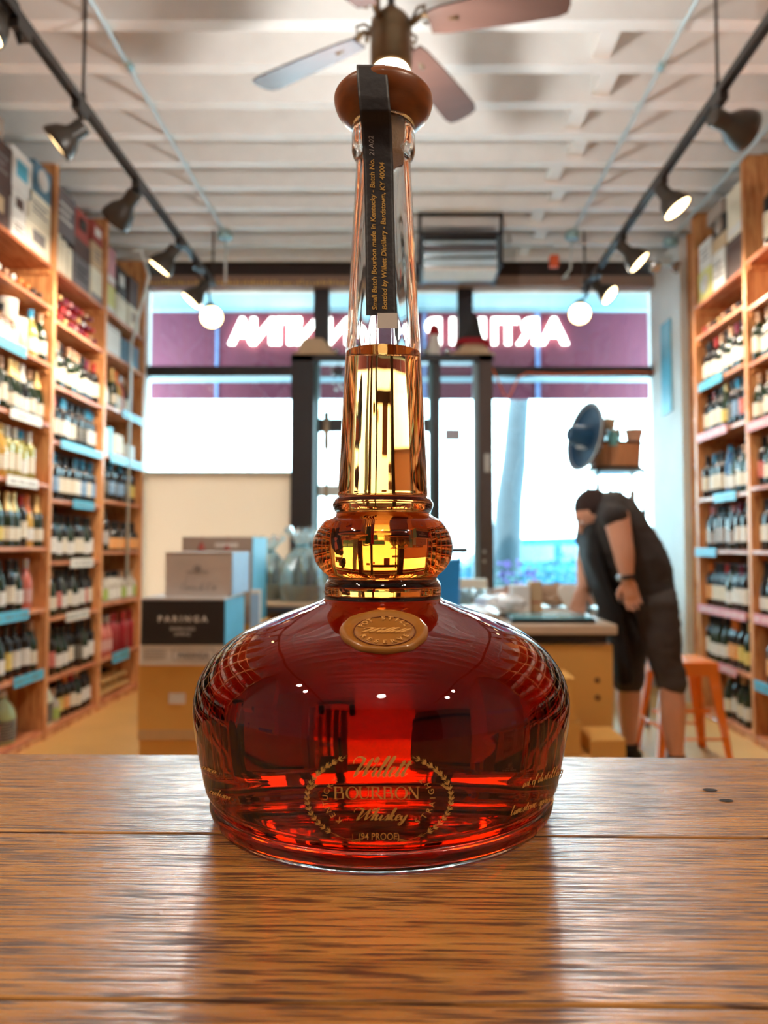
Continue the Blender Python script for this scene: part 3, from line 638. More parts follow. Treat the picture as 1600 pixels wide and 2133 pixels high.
SH = {
 'bordeaux': dict(p=[(0, .002), (.033, 0), (.0375, .004), (.0375, .195), (.035, .208), (.024, .222), (.0165, .232), (.0145, .245), (.0145, .288), (.016, .289), (.016, .300), (0, .300)], lab=(.055, .150), cap=(.236, .302, .0158), r=.0375),
 'burgundy': dict(p=[(0, .002), (.037, 0), (.041, .005), (.041, .150), (.038, .175), (.029, .203), (.020, .228), (.0150, .250), (.0145, .286), (.016, .287), (.016, .298), (0, .298)], lab=(.045, .125), cap=(.232, .300, .0160), r=.041),
 'champagne': dict(p=[(0, .002), (.040, 0), (.044, .006), (.044, .140), (.040, .175), (.029, .212), (.019, .245), (.0155, .268), (.017, .30), (.017, .312), (0, .314)], lab=(.040, .112), cap=(.205, .316, .0), r=.044),
 'flute': dict(p=[(0, .002), (.033, 0), (.036, .004), (.036, .15), (.032, .20), (.023, .255), (.0145, .30), (.0145, .33), (0, .331)], lab=(.05, .13), cap=(.28, .332, .0158), r=.036),
 'squat': dict(p=[(0, .002), (.042, 0), (.046, .005), (.046, .115), (.040, .140), (.020, .162), (.016, .172), (.016, .215), (.018, .216), (.018, .228), (0, .228)], lab=(.02, .10), cap=(.185, .230, .019), r=.046),
}
for s_ in SH.values():
    pass
_bm = {}
def bottle_meshes(shape):
    if shape in _bm: return _bm[shape]
    S = SH[shape]
    out = {}
    vs, fs = lathe_vf(S['p'], 16); out['body'] = (vs, fs)
    z0, z1 = S['lab']; r = S['r'] + .0007
    vs, fs = lathe_vf([(r, z0), (r, z1)], 12, -R(78), R(78)); out['label'] = (vs, fs)
    z0, z1, cr = S['cap']
    pr = [(a + .0009, b) for a, b in S['p'] if b >= z0 - .001]
    if shape == 'champagne': pr = [(.031, z0)] + pr
    elif pr[0][1] > z0 + .004: pr = [(cr, z0)] + pr
    pr = pr[:-1] + [(pr[-1][0] if pr[-1][0] > .002 else .0, pr[-1][1] + .001)]
    pr[-1] = (0, pr[-1][1])
    out['cap'] = lathe_vf(pr, 14)
    _bm[shape] = out; return out
_cache = {}
def me_for(kind, shape, m):
    key = (kind, shape, m.name)
    if key not in _cache:
        vs, fs = bottle_meshes(shape)[kind]; me = bpy.data.meshes.new('wine_' + kind); me.from_pydata([tuple(v) for v in vs], [], fs)
        me.polygons.foreach_set('use_smooth', [True] * len(me.polygons)); me.materials.append(m); _cache[key] = me
    return _cache[key]
def bottle(spec, loc, rz, label, group, lying=False, scale=1.0):
    shape, g, lb, cpn = spec
    o = bpy.data.objects.new('wine_bottle', me_for('body', shape, gcol[g])); C.objects.link(o)
    if lb:
        c = bpy.data.objects.new('paper_label', me_for('label', shape, lcol[lb])); C.objects.link(c); c.parent = o
    if cpn:
        c = bpy.data.objects.new('foil_capsule', me_for('cap', shape, ccol[cpn])); C.objects.link(c); c.parent = o
    o.location = loc; o.scale = (scale,) * 3
    if lying: o.rotation_euler = lying
    else: o.rotation_euler = (0, 0, rz)
    return tag(o, label, 'bottle', group)
ORD = ['first', 'second', 'third', 'fourth', 'fifth', 'sixth', 'seventh', 'eighth', 'ninth', 'tenth', 'eleventh', 'twelfth']
LEV = ['bottom', 'second', 'third', 'fourth', 'fifth', 'sixth', 'seventh', 'eighth', 'ninth']
P = {  # short codes only inside this table: what stands where
 'kc': ('bordeaux', 'black glass', 'cream', 'black'), 'kw': ('bordeaux', 'black glass', 'white', 'black'), 'kr': ('bordeaux', 'black glass', 'cream', 'red'), 'km': ('bordeaux', 'black glass', 'white', 'maroon'),
 'ky': ('bordeaux', 'black glass', 'yellow', 'black'), 'kk': ('bordeaux', 'black glass', 'black', 'black'), 'kR': ('bordeaux', 'black glass', 'red', 'black'), 'ko': ('bordeaux', 'black glass', 'orange', 'orange'),
 'gc': ('burgundy', 'dark green', 'cream', 'tan'), 'gw': ('burgundy', 'dark green', 'white', 'black'), 'gt': ('bordeaux', 'dark green', 'cream', 'tan'), 'gy': ('burgundy', 'dark green', 'yellow', 'gold'),
 'pc': ('bordeaux', 'pale green', 'cream', 'white'), 'pw': ('burgundy', 'pale green', 'white', 'blue'), 'oc': ('burgundy', 'golden', 'cream', 'gold'), 'ow': ('bordeaux', 'golden', 'white', 'white'),
 'cg': ('champagne', 'dark green', 'cream', 'gold'), 'cy': ('champagne', 'dark green', 'yellow', 'gold'), 'cw': ('champagne', 'black glass', 'white', 'white'), 'cb': ('champagne', 'black glass', 'white', 'black'), 'cr': ('champagne', 'golden', 'white', 'orange'),
 'sa': ('squat', 'amber', 'white', 'black'), 'so': ('squat', 'black glass', 'orange', 'black'), 'sc': ('squat', 'clear', 'white', 'black'), 'sg': ('squat', 'clear', 'green', 'tan'),
 'rr': ('bordeaux', 'red', None, 'red'), 'rp': ('burgundy', 'rosé', 'pink', 'silver'), 'rw': ('bordeaux', 'rosé', 'white', 'pink'), 'bb': ('flute', 'blue', 'white', 'blue'), 'fk': ('flute', 'black glass', 'white', 'red'),
 'bk': ('bordeaux', 'black glass', 'blue', 'blue'), 'bw': ('bordeaux', 'black glass', 'white', 'blue'), 'kg': ('bordeaux', 'black glass', 'grey', 'black'), 'gp': ('burgundy', 'black glass', 'grey', 'pink')}
def row(side, bay, lvl, z, a, b, codes, jit=.005, depth=.065, sc=1.0):
    xf = XFL if side < 0 else XFR
    if bay == 'end bay': xf += .10
    codes = codes.split(); n = len(codes); y0 = a + .068; y1 = b - .068
    step = (y1 - y0) / max(1, n - 1)
    for i, c in enumerate(codes):
        if c == '--': continue
        sp_ = P[c]; y = y0 + i * step + rng.uniform(-jit, jit)
        x = xf + side * (depth + rng.uniform(-.012, .012)); rz = (0 if side < 0 else math.pi) + R(rng.uniform(-25, 10)) * (1 if side < 0 else -1)
        g = 'dark' if sp_[1] == 'black glass' else sp_[1]
        lab = f"{g} bottle, {sp_[2] + ' label' if sp_[2] else 'no label'}, {sp_[3]} cap, {ORD[i]} from camera, {LEV[lvl]} shelf, {bay}"
        bottle(sp_, (x, y, z + .001), rz, lab, f'bottles on the {LEV[lvl]} shelf of the {bay}', scale=sc)
B1, B2, B3 = 'near left bay', 'middle left bay', 'far left bay'
L1 = (3.80, 4.61); L2 = (4.61, 5.405); L3 = (5.405, 6.21)
row(-1, B1, 6, 2.30, *L1, 'sa sa sa sa sa -- -- pw gc')
row(-1, B1, 5, 1.93, *L1, 'gc cg cw gt cg cg cw gc cg')
row(-1, B1, 4, 1.555, *L1, 'pc pc pc oc pc pc pw pc --')
row(-1, B1, 3, 1.17, *L1, 'gc oc cb cy cg cg kr cr cg')
row(-1, B1, 2, .80, *L1, 'kw gc kc gw kc gw rp --')
row(-1, B1, 1, .425, *L1, 'gc ky kc gw ky kw kw gc')
row(-1, B2, 6, 2.19, *L2, 'kr gc kc gc gt gc kc km kr')
row(-1, B2, 5, 1.84, *L2, 'kR kr bw bw kc kk kk bw bw')
row(-1, B2, 4, 1.47, *L2, 'kR bk kc kc kc bw bk kc bk')
row(-1, B2, 3, 1.08, *L2, 'kw kw gw kc gw kc kc gw kw')
row(-1, B2, 2, .733, *L2, 'gw gc kR gw kc gw kw kR kc')
row(-1, B2, 1, .36, *L2, 'gc kR gw gw kc kk gw kw')
row(-1, B2, 0, .06, *L2, '-- -- sg ky ko kr gc kw kw', sc=.9)
row(-1, B3, 6, 2.22, *L3, 'sc -- cg cr rp gc -- --')
row(-1, B3, 4, 1.517, *L3, 'kk kk bk kk bk kk ky ky')
row(-1, B3, 3, 1.14, *L3, 'kg kg so so so so so so')
row(-1, B3, 2, .76, *L3, 'gw sg sc sc sc sg sc sg')
row(-1, B3, 1, .36, *L3, 'rw rp rp rr rr rr rr rr')
B4, B5, B6 = 'near right bay', 'far right bay', 'end bay'
R1_ = (3.70, 4.51); R2_ = (4.51, 5.31); R3_ = (5.33, 5.66)
row(1, B4, 6, 2.28, *R1_, 'kc gc kw gw kc km gc gc gt')
row(1, B4, 5, 1.905, *R1_, 'kr km kr gc gc gt gc gt gc')
row(1, B4, 4, 1.53, *R1_, 'kw kc kR kR kw km kw gc kR')
row(1, B4, 3, 1.15, *R1_, 'kc kw kc kc km kc kc kw kc')
row(1, B4, 2, .765, *R1_, 'kc cb cw cb kw cw cb cg cb')
row(1, B4, 1, .375, *R1_, 'bw kc kw bw kc bw kw ko --')
row(1, B5, 6, 2.30, *R2_, 'kw gw km gc kg gc kr kc kc')
row(1, B5, 5, 1.95, *R2_, 'ko kR bk kk gy kc kc kr kc')
row(1, B5, 4, 1.51, *R2_, 'gc gc kc gw bb kc kc bw kc')
row(1, B5, 3, 1.15, *R2_, 'kw kw km gp kg kg kg gp kr')
row(1, B5, 2, .76, *R2_, 'kc kw km kw gw kr kc kc ko')
row(1, B5, 1, .40, *R2_, 'ky gy ky ko ko gw gw gw kc')
row(1, B5, 0, .06, *R2_, 'gc gw gc kw gc -- -- --')
for l_, zz, cc in ((6, 2.14, 'kw kc kw'), (5, 1.80, 'ko bk ko'), (4, 1.47, 'bk kc kk'), (3, 1.14, 'gc gp gc'), (2, .80, 'gt kk gt'), (1, .45, 'kR rr gw')):
    row(1, B6, l_, zz, *R3_, cc, depth=.07)
def lyingrow(side, bay, z, a, b, n, caps, rows_=1, g='black glass', word='dark'):
    xf = XFL if side < 0 else XFR; zz = z + .039
    cnt = 0
    for rr_ in range(rows_):
        for i in range(n - rr_):
            y = a + .06 + (i + .5 * rr_) * .078; cpn = caps[cnt % len(caps)]; cnt += 1
            if y > b - .06: continue
            L_ = (0, R(90) * (1 if side < 0 else -1), 0)
            x = xf + side * (.325)
            bottle(('bordeaux', g, None, cpn), (x, y, zz + rr_ * .068), 0, f"{cpn} capped lying bottle, {ORD[i]} in {'lower middle upper'.split()[rr_]} row, cubby of {bay}", f'bottles lying in the top cubby of the {bay}', L_)
def far_mass(side, zs, ups, xf, label):
    bm = bmesh.new(); vs, fs = lathe_vf([(.0, 0), (.0375, 0), (.0375, .2), (.0145, .235), (.0145, .30), (0, .30)], 8); mats_ = [gcol['black glass'], gcol['dark green'], lcol['cream'], lcol['white'], ccol['red']]
    V, FF, MI = [], [], []
    lv, lf = lathe_vf([(.0382, .06), (.0382, .15)], 8)
    for a, b in zip(ups, ups[1:]):
        for z in zs[:-2]:
            for i in range(8):
                y = a + .07 + i * (b - a - .14) / 7; x = xf + side * .065; n = len(V); g_ = rng.choice((0, 0, 1)); l_ = rng.choice((2, 3, 2, 4))
                V += [(v[0] + x, v[1] + y, v[2] + z) for v in vs]; FF += [tuple(q + n for q in f) for f in fs]; MI += [g_] * len(fs)
                n = len(V); V += [(v[0] + x, v[1] + y, v[2] + z) for v in lv]; FF += [tuple(q + n for q in f) for f in lf]; MI += [l_] * len(lf)
    bm.free(); me = bpy.data.meshes.new('stored_bottles'); me.from_pydata(V, [], FF)
    for m in mats_: me.materials.append(m)
    me.polygons.foreach_set('material_index', MI); me.polygons.foreach_set('use_smooth', [True] * len(FF))
    o = newobj('stored_bottles', me); return tag(o, label, 'bottles', None, 'stuff')
far_mass(-1, ZL1, UL[:5], XFL, 'rows of wine bottles on the left rack beside the camera')
far_mass(1, ZR1, UR[:5], XFR, 'rows of wine bottles on the right rack beside the camera')
lyingrow(-1, B1, 2.66, *L1, 9, ['white', 'red', 'white', 'tan', 'white', 'orange', 'orange', 'black', 'black'])
lyingrow(-1, B2, 2.60, *L2, 9, ['maroon', 'red', 'gold', 'maroon', 'pink', 'maroon', 'red', 'tan', 'maroon', 'black', 'red', 'pink', 'maroon', 'gold', 'silver'], 3, 'red', 'red')
lyingrow(1, B5, 2.66, *R2_, 9, ['gold', 'black', 'tan', 'black', 'tan', 'gold', 'black', 'tan', 'red'], 1)
for i, (y, zz) in enumerate([(5.5, .105), (5.6, .105), (5.7, .105), (5.8, .105), (5.9, .105), (6.0, .105), (5.55, .185), (5.65, .185), (5.75, .185), (5.85, .185), (5.95, .185)]):
    bottle(('champagne', 'dark green', None, 'gold'), (XFL - .33, y, zz), 0, f"lying gold-necked champagne, {ORD[i % 6]} in {'lower' if i < 6 else 'upper'} row, floor shelf, far left bay", 'champagne bottles lying on the floor shelf of the far left bay', (0, R(90), 0))
# magnums on top of the near right bay
for i, (y, sc, cpn, lb) in enumerate([(4.36, 1.6, 'red', 'cream'), (4.18, 1.9, 'black', 'cream'), (4.0, 1.6, 'red', 'white')]):
    bottle(('bordeaux', 'black glass', lb, cpn), (XFR + .12, y, 2.911), math.pi, f"oversized {cpn} capped bottle, {['beside the upright', 'in the middle', 'nearest the camera'][i]}, on top of right rack", 'magnum bottles on top of the right rack', scale=sc)
# jugs on the bottom left
def jug(loc, label, low, sc=1.0):
    r = empty('cider_jug', loc, label, 'jug')
    gm = mat('milky_jug_glass', (.72, .74, .55), .3) if not low else mat('greenish_jug_glass', (.42, .48, .22), .25)
    lathe('jug_body', [(0, 0), (.07, 0), (.076, .01), (.078, .12), (.074, .16), (.055, .205), (.028, .235), (.024, .25), (0, .25)], gm, r, 24)
    lathe('cap', [(.025, .248), (.028, .25), (.028, .275), (.024, .28), (0, .28)], carton_white, r, 16)
    lathe('jug_label', [(.0785, .02), (.0795, .13)], lcol['black'], r, 24, a0=-R(100), a1=R(100))
    tube('finger_loop', [(.0, .03, .235), (.0, .055, .24), (0, .06, .215), (0, .045, .205)], .006, gm, r, 8)
    r.scale = (sc,) * 3; return r
jug((XFL - .11, 4.30, .061), 'greenish glass cider jug with black label at the foot of the near left bay', True, 1.05)
jug((XFL - .11, 4.735, .061), 'white cider jug with black label at the foot of the middle left bay', False, 1.1)
bottle(('champagne', 'black glass', 'red', 'black'), (XFL - .10, 4.16, .061), 0, 'big black bottle with red label at the foot of the near left bay', None, scale=1.15)
# ------------------------------------------------------------------ shelf cards
def card(px0, px1, py, hgt, m, xf, z, label, side):
    "card clipped on the shelf edge; its ends are found along the rack's face"
    def yy(px): return abs(xf) * F / abs(px - AXX)
    a, b = sorted((yy(px0), yy(px1)))
    o = box('shelf_card', m, 0, side * -.004, a, b, z - hgt * .75, z + hgt * .25, None, .0008); o.location.x = xf - side * .003
    fr = ink_grey if m is not tag_pink else ink_white
    n = max(3, int((b - a) / .02))
    bm = bmesh.new()
    for i in range(n):
        if rng.random() < .25: continue
        y = a + .015 + i * (b - a - .03) / n; addbox(bm, -side * .0045, -side * .0055, y, y + .009, z - hgt * .42, z - hgt * .12)
    p = frombm('printed_line', bm, fr, o); p['kind'] = 'stuff'
    return tag(o, label, 'shelf card')
A_ = 'shelf card clipped to the'
card(-60, 44, 720, .06, tag_blue, XFL, 2.30, f'pale blue {A_} seventh shelf of the near left bay', -1)
card(14, 80, 870, .055, tag_white, XFL, 1.93, f'white {A_} sixth shelf of the near left bay', -1)
card(10, 75, 1005, .055, tag_white, XFL, 1.555, f'white {A_} fifth shelf of the near left bay', -1)
card(-5, 62, 1290, .06, tag_blue, XFL, .80, f'blue {A_} third shelf of the near left bay', -1)
card(35, 96, 1415, .06, tag_blue, XFL, .425, f'blue {A_} second shelf of the near left bay', -1)
card(122, 208, 938, .05, tag_blue, XFL, 1.84, f'long blue {A_} sixth shelf of the middle left bay', -1)
card(150, 194, 1055, .055, tag_blue, XFL, 1.47, f'pale blue {A_} fifth shelf of the middle left bay', -1)
card(147, 194, 1170, .06, tag_white, XFL, 1.08, f'white {A_} fourth shelf of the middle left bay', -1)
card(140, 187, 1280, .06, tag_white, XFL, .733, f'white {A_} third shelf of the middle left bay', -1)
card(250, 292, 868, .055, tag_blue, XFL, 2.22, f'blue {A_} seventh shelf of the far left bay', -1)
card(226, 293, 960, .06, tag_blue, XFL, 1.85, f'long blue {A_} sixth shelf of the far left bay', -1)
card(238, 272, 1360, .08, tag_blue, XFL, .36, f'dark blue {A_} second shelf of the far left bay', -1)
card(1462, 1512, 800, .055, tag_blue, XFR, 2.30, f'blue {A_} seventh shelf of the far right bay', 1)
card(1457, 1520, 918, .055, tag_pink, XFR, 1.95, f'pink {A_} sixth shelf of the far right bay', 1)
card(1490, 1536, 1030, .055, tag_blue, XFR, 1.51, f'blue {A_} fifth shelf of the far right bay', 1)
card(1449, 1492, 1150, .055, tag_blue, XFR, 1.15, f'blue {A_} fourth shelf of the far right bay', 1)
card(1452, 1552, 1280, .055, tag_pink, XFR, .76, f'long pink {A_} third shelf of the far right bay', 1)
card(1492, 1530, 1400, .055, tag_pink, XFR, .40, f'pink {A_} second shelf of the far right bay', 1)
card(1562, 1640, 890, .055, tag_pink, XFR, 1.905, f'pink {A_} sixth shelf of the near right bay', 1)
card(1566, 1640, 1425, .06, tag_blue, XFR, .375, f'blue {A_} second shelf of the near right bay', 1)
card(1568, 1640, 1285, .055, tag_pink, XFR, .765, f'pink {A_} third shelf of the near right bay', 1)
# ------------------------------------------------------------------ boxes on top of the racks
def carton(side, y0, y1, z0, h, m, label, mark=None, d=.26, inset=.02):
    xf = XFL if side < 0 else XFR
    r = box('wine_carton', m, 0, side * d, y0 + .004, y1 - .004, 0, h - .003, None, .004); r.location = (xf + side * inset, 0, z0 + .001)
    tag(r, label, 'carton')
    f = -side * .002
    if mark:
        mk, shp = mark; ym = (y0 + y1) / 2; w_ = (y1 - y0)
        if shp == 'round': lathe('round_mark', [(0, .0), (w_ * .3, 0), (w_ * .3, .002), (0, .002)], mk, r, 20, (0, ym, h * .55), (-side, 0, 0))
        elif shp == 'square': box('label_patch', mk, 0, f, y0 + w_ * .25, y1 - w_ * .25, h * .35, h * .75, r)
        elif shp == 'lines':
            for i in range(3): box('printed_line', mk, 0, f, y0 + w_ * .18, y1 - w_ * (.18 + .12 * (i % 2)), h * (.32 + .16 * i), h * (.38 + .16 * i), r)
        elif shp == 'band': box('printed_band', mk, 0, f, y0 + .006, y1 - .006, h * .05, h * .22, r)
    else:
        box('lid_seam', ink_grey, 0, f * .5, y0 + .006, y1 - .006, h * .86, h * .88, r)
    return r
T = 2.92
carton(-1, 3.83, 4.10, T, .22, carton_brown, 'dark brown carton nearest the camera on top of the left rack', (carton_tan, 'square'))
carton(-1, 3.83, 4.12, T + .22, .26, carton_brown, 'upper dark brown carton with grey lettering on the left rack', (ink_grey, 'lines'))
carton(-1, 3.83, 4.02, T + .48, .12, carton_taupe, 'flat taupe carton at the very top of the left rack')
carton(-1, 4.12, 4.28, T, .13, carton_white, 'small white carton with brown print on the left rack', (carton_brown, 'lines'))
carton(-1, 4.12, 4.28, T + .13, .15, carton_white, 'white carton with brown frame, second in its stack on the left rack', (carton_brown, 'square'))
carton(-1, 4.10, 4.34, T + .28, .24, carton_white, 'bluish white carton on top of the printed ones on the left rack', (tag_blue, 'square'))
carton(-1, 4.28, 4.58, T, .19, carton_cream, 'lower cream carton beside the first upright on the left rack', (ink_grey, 'square'))
carton(-1, 4.30, 4.58, T + .19, .18, carton_cream, 'upper cream carton with grey lettering beside the first upright', (ink_grey, 'lines'))
carton(-1, 4.36, 4.58, T + .37, .20, carton_blue, 'dark blue box with a pale round mark beside the first upright', (carton_white, 'round'))
for i in range(3): carton(-1, 4.64 + i * .085, 4.72 + i * .085, T, .25 - .015 * i, carton_cream, f"{['first', 'second', 'third'][i]} upright cream box after the first upright on the left rack")
carton(-1, 4.64, 4.92, T + .26, .30, carton_grey, 'tall grey case standing on the cream boxes on the left rack', (carton_white, 'lines'))
carton(-1, 4.90, 5.16, T, .22, carton_grey, 'dark grey carton with faint print on the left rack, middle bay', (ink, 'lines'))
carton(-1, 4.90, 5.16, T + .22, .12, carton_brown, 'low dark brown carton on the dark grey one, left rack', None)
carton(-1, 4.92, 5.14, T + .34, .20, carton_red, 'red carton with a black window on top of the brown one', (carton_black, 'square'))
carton(-1, 5.18, 5.38, T, .24, carton_cream, 'pale pine crate at the foot of the second upright on the left rack', (ink_grey, 'band'))
carton(-1, 5.18, 5.38, T + .24, .18, carton_tan, 'tan crate in the middle of the stack by the second upright', (ink_grey, 'lines'))
carton(-1, 5.18, 5.38, T + .42, .15, carton_red, 'red carton with white patch at the top of the stack by the second upright', (carton_white, 'square'))
carton(-1, 5.44, 5.62, T, .22, carton_yellow, 'pale yellow carton in the far bay on top of the left rack', (carton_white, 'band'))
carton(-1, 5.44, 5.62, T + .22, .28, carton_pink, 'pink and white carton in the far bay on top of the left rack', (carton_white, 'band'))
carton(-1, 5.64, 5.86, T, .20, carton_cream, 'plain cream carton in the far bay on top of the left rack')
carton(-1, 5.64, 5.84, T + .20, .22, carton_black, 'black carton with a white square in the far bay of the left rack', (carton_white, 'square'))
carton(-1, 5.90, 6.14, T, .20, carton_cream, 'cream carton with a narrow grey mark at the far end of the left rack', (carton_taupe, 'square'))
carton(-1, 5.90, 6.10, T + .20, .23, carton_brown, 'rounded brown case at the far end of the left rack')
# items in shelves, far left bay
carton(-1, 5.47, 5.74, 2.62, .22, carton_white, 'plain white box in the cubby below the top of the far left bay')
carton(-1, 5.78, 6.14, 2.62, .19, carton_blue, 'dark teal bag-like box in the cubby below the top of the far left bay')
for i, (a, b, h, m, l) in enumerate([(5.46, 5.54, .20, 'carton_white', 'slim white'), (5.55, 5.62, .22, 'tag_blue', 'slim pale blue'), (5.66, 5.84, .19, 'carton_cream', 'cream and red'), (5.90, 6.08, .14, 'carton_white', 'small white and red')]):
    carton(-1, a, b, 1.85, h, globals()[m], f'{l} box on the blue-edged sixth shelf of the far left bay', (carton_red, 'band') if i > 1 else None)
# cream canisters on near left bay seventh shelf
for i, (y, h) in enumerate([(4.22, .28), (4.33, .20)]):
    r = lathe('canister', [(0, 0), (.055, 0), (.056, h), (.052, h + .006), (.02, h + .012), (0, h + .012)], carton_cream, None, 24); r.location = (XFL - .09, y, 2.301)
    lathe('lid_rim', [(.0565, h - .02), (.058, h - .015), (.058, h + .002), (.055, h + .006)], carton_white, r, 24)
    tag(r, ['tall cream canister among the squat amber bottles', 'short cream canister beside the tall one on the seventh shelf'][i], 'canister')
# a black bucket at bottom left
r = lathe('bucket', [(0, 0), (.10, 0), (.125, .26), (.13, .27), (.12, .27), (.098, .02), (0, .02)], carton_black, None, 24); r.location = (XFL - .17, 3.97, .061); tag(r, 'black plastic tub at the foot of the near left bay', 'tub')
for z0, z1, m in ((.20, .235, red_pl),): lathe('red_band', [(.10 + .025 * z0 / .26 + .001, z0), (.10 + .025 * z1 / .26 + .001, z1)], m, r, 24)
# right rack top
T = 2.891
carton(1, 4.56, 4.80, T, .25, carton_brown, 'brown crate against the near upright on top of the far right bay', None)
carton(1, 4.56, 4.78, T + .25, .32, carton_cream, 'tall cream and white carton against the near upright on the right rack', (carton_white, 'band'))
carton(1, 4.82, 5.02, T, .26, carton_white, 'white printed carton beside the brown crate on the right rack', (ink_grey, 'lines'))
carton(1, 4.80, 5.02, T + .26, .10, carton_tan, 'flat tan box on the white printed carton on the right rack')
carton(1, 4.80, 5.00, T + .36, .12, carton_black, 'small black box at the top of the right rack stack', (carton_taupe, 'round'))
carton(1, 5.04, 5.27, T, .22, carton_yellow, 'yellow green carton with white round mark on the right rack', (carton_white, 'round'))
carton(1, 5.04, 5.25, T + .22, .20, carton_white, 'white speckled carton stacked on the yellow green one', (ink_grey, 'lines'))
carton(1, 4.84, 5.10, T + .49, .10, carton_taupe, 'grey domed case on the highest stack of the right rack')
pos = box('wall_poster', tag_blue, 0, .01, 0, .22, 0, .75, None); pos.location = (2.108, 5.9, 2.25); tag(pos, 'narrow blue poster on the white pilaster beside the right window', 'poster')
# ------------------------------------------------------------------ left stack of cases on the floor
def crate(name, x0, x1, y0, y1, z0, z1, m, label, cat='box'):
    r = box(name, m, x0, x1, y0, y1, z0 + .001, z1 - .001, None, .004); return tag(r, label, cat)
def flat_text(s, size, x, z, y, m, parent, bold=0, shear=0, name='lettering'):
    vs, fs = text_vf(s, shear=shear, bold=bold, size=size)
    return mesh(name, [(x + u, y, z + v) for u, v in vs], fs, m, parent)
crate('shipping_box', -1.09, -.64, 3.10, 3.52, 0, .386, cardboard, 'brown cardboard box at the bottom of the case stack behind the flask')
b1 = crate('shipping_box', -1.09, -.64, 3.08, 3.52, .386, .690, cardboard, 'brown cardboard box with small white sticker under the black wine case')
a = at(352, 1466, 3.078); b = at(386, 1444, 3.078); box('sticker', carton_white, a.x, b.x, 3.076, 3.08, a.z, b.z, b1)
for bb, zt in ((b1, .66),): box('packing_tape', mat('brown_tape', (.66, .42, .2), .3), -1.088, -.642, 3.0785, 3.08, .388, .43, bb)
pb = crate('wine_case', -1.073, -.736, 3.06, 3.42, .690, .968, carton_white, 'black and white wine case with PARINGA lettering on the stack behind the flask', 'wine case')
box('black_face', carton_black, -1.0735, -.7355, 3.057, 3.06, .775, .955, pb)
box('window_lit_side', mat('window_blue_case_side', (.08, .46, .72), .5), -.736, -.733, 3.06, 3.42, .69, .955, pb)  # blue window light put into the colour of this side
flat_text('P A R I N G A', .034, -.905, .868, 3.056, ink_white, pb, .001)
flat_text('SPARKLING', .020, -.905, .833, 3.056, ink_white, pb); flat_text('SHIRAZ', .020, -.905, .812, 3.056, ink_white, pb)
flat_text('PARINGA', .03, -.86, .722, 3.0585, ink_grey, pb, .001)
for x0, x1, z0, z1 in ((-.945, -.775, .712, .714), (-.945, -.775, .756, .758), (-.945, -.943, .712, .758), (-.777, -.775, .712, .758)): box('frame_line', ink_grey, x0, x1, 3.0585, 3.06, z0, z1, pb)
for k in range(4): box('printed_line', ink_grey, -1.06, -.97, 3.0585, 3.06, .72 + k * .011, .722 + k * .011, pb)
cb = crate('wine_case', -1.0, -.722, 3.12, 3.45, .968, 1.152, mat('beige_case', (.66, .57, .50), .6), 'low beige wine case with script lettering on the black case', 'wine case')
box('window_lit_side', mat('lilac_case_side', (.36, .58, .85), .5), -.722, -.719, 3.12, 3.45, .97, 1.15, cb)  # lilac tint imitates window light falling on this side
S_, wd = script_word('Conca de Oro'); vf = ribbon_vf(S_, .13, .25)
mesh('lettering', [(-.86 + u * .0155, 3.1185, .993 + v * .0155) for u, v in vf[0]], vf[1], ink_grey, cb)
lathe('crest', [(.014, 0), (.017, 0), (.017, .001), (.014, .001)], ink_grey, cb, 24, (-.865, 3.1195, 1.08), (0, -1, 0))
lathe('crest', [(0, 0), (.008, 0), (.008, .001), (0, .001)], ink_grey, cb, 24, (-.865, 3.1195, 1.08), (0, -1, 0))
for s in (-1, 1): box('crest_ribbon', ink_grey, -.865 + s * .018, -.865 + s * .045, 3.118, 3.12, 1.066, 1.069, cb)
box('lid_line', ink_grey, -1.0, -.722, 3.1185, 3.12, 1.145, 1.148, cb)
ob = crate('tall_case', -1.08, -.74, 3.62, 3.98, .80, 1.222, carton_taupe, 'taupe open case with red marks rising behind the beige case', 'wine case')
box('window_lit_side', MATS['window_blue_case_side'], -.74, -.737, 3.62, 3.98, .80, 1.22, ob)  # same painted window blue on the taupe case's side
for x in (-.985, -.862): lathe('red_mark', [(.022, -.03), (.012, .0), (.003, .035), (0, .035)], carton_red, ob, 12, (x, 3.63, 1.19))
box('open_flap', carton_white, -.92, -.81, 3.615, 3.62, 1.17, 1.19, ob)
crate('shipping_box', -1.10, -.72, 3.62, 3.98, .40, .80, cardboard, 'cardboard box under the taupe open case')
crate('shipping_box', -1.10, -.72, 3.62, 3.98, 0, .40, cardboard, 'cardboard box on the floor under the taupe case stack')
wb = crate('slim_case', -.735, -.69, 3.56, 3.6, 0, .97, carton_white, 'slim pale blue case standing right of the taupe case', 'wine case')
box('blue_face', MATS['lilac_case_side'], -.734, -.691, 3.558, 3.56, .62, .95, wb)
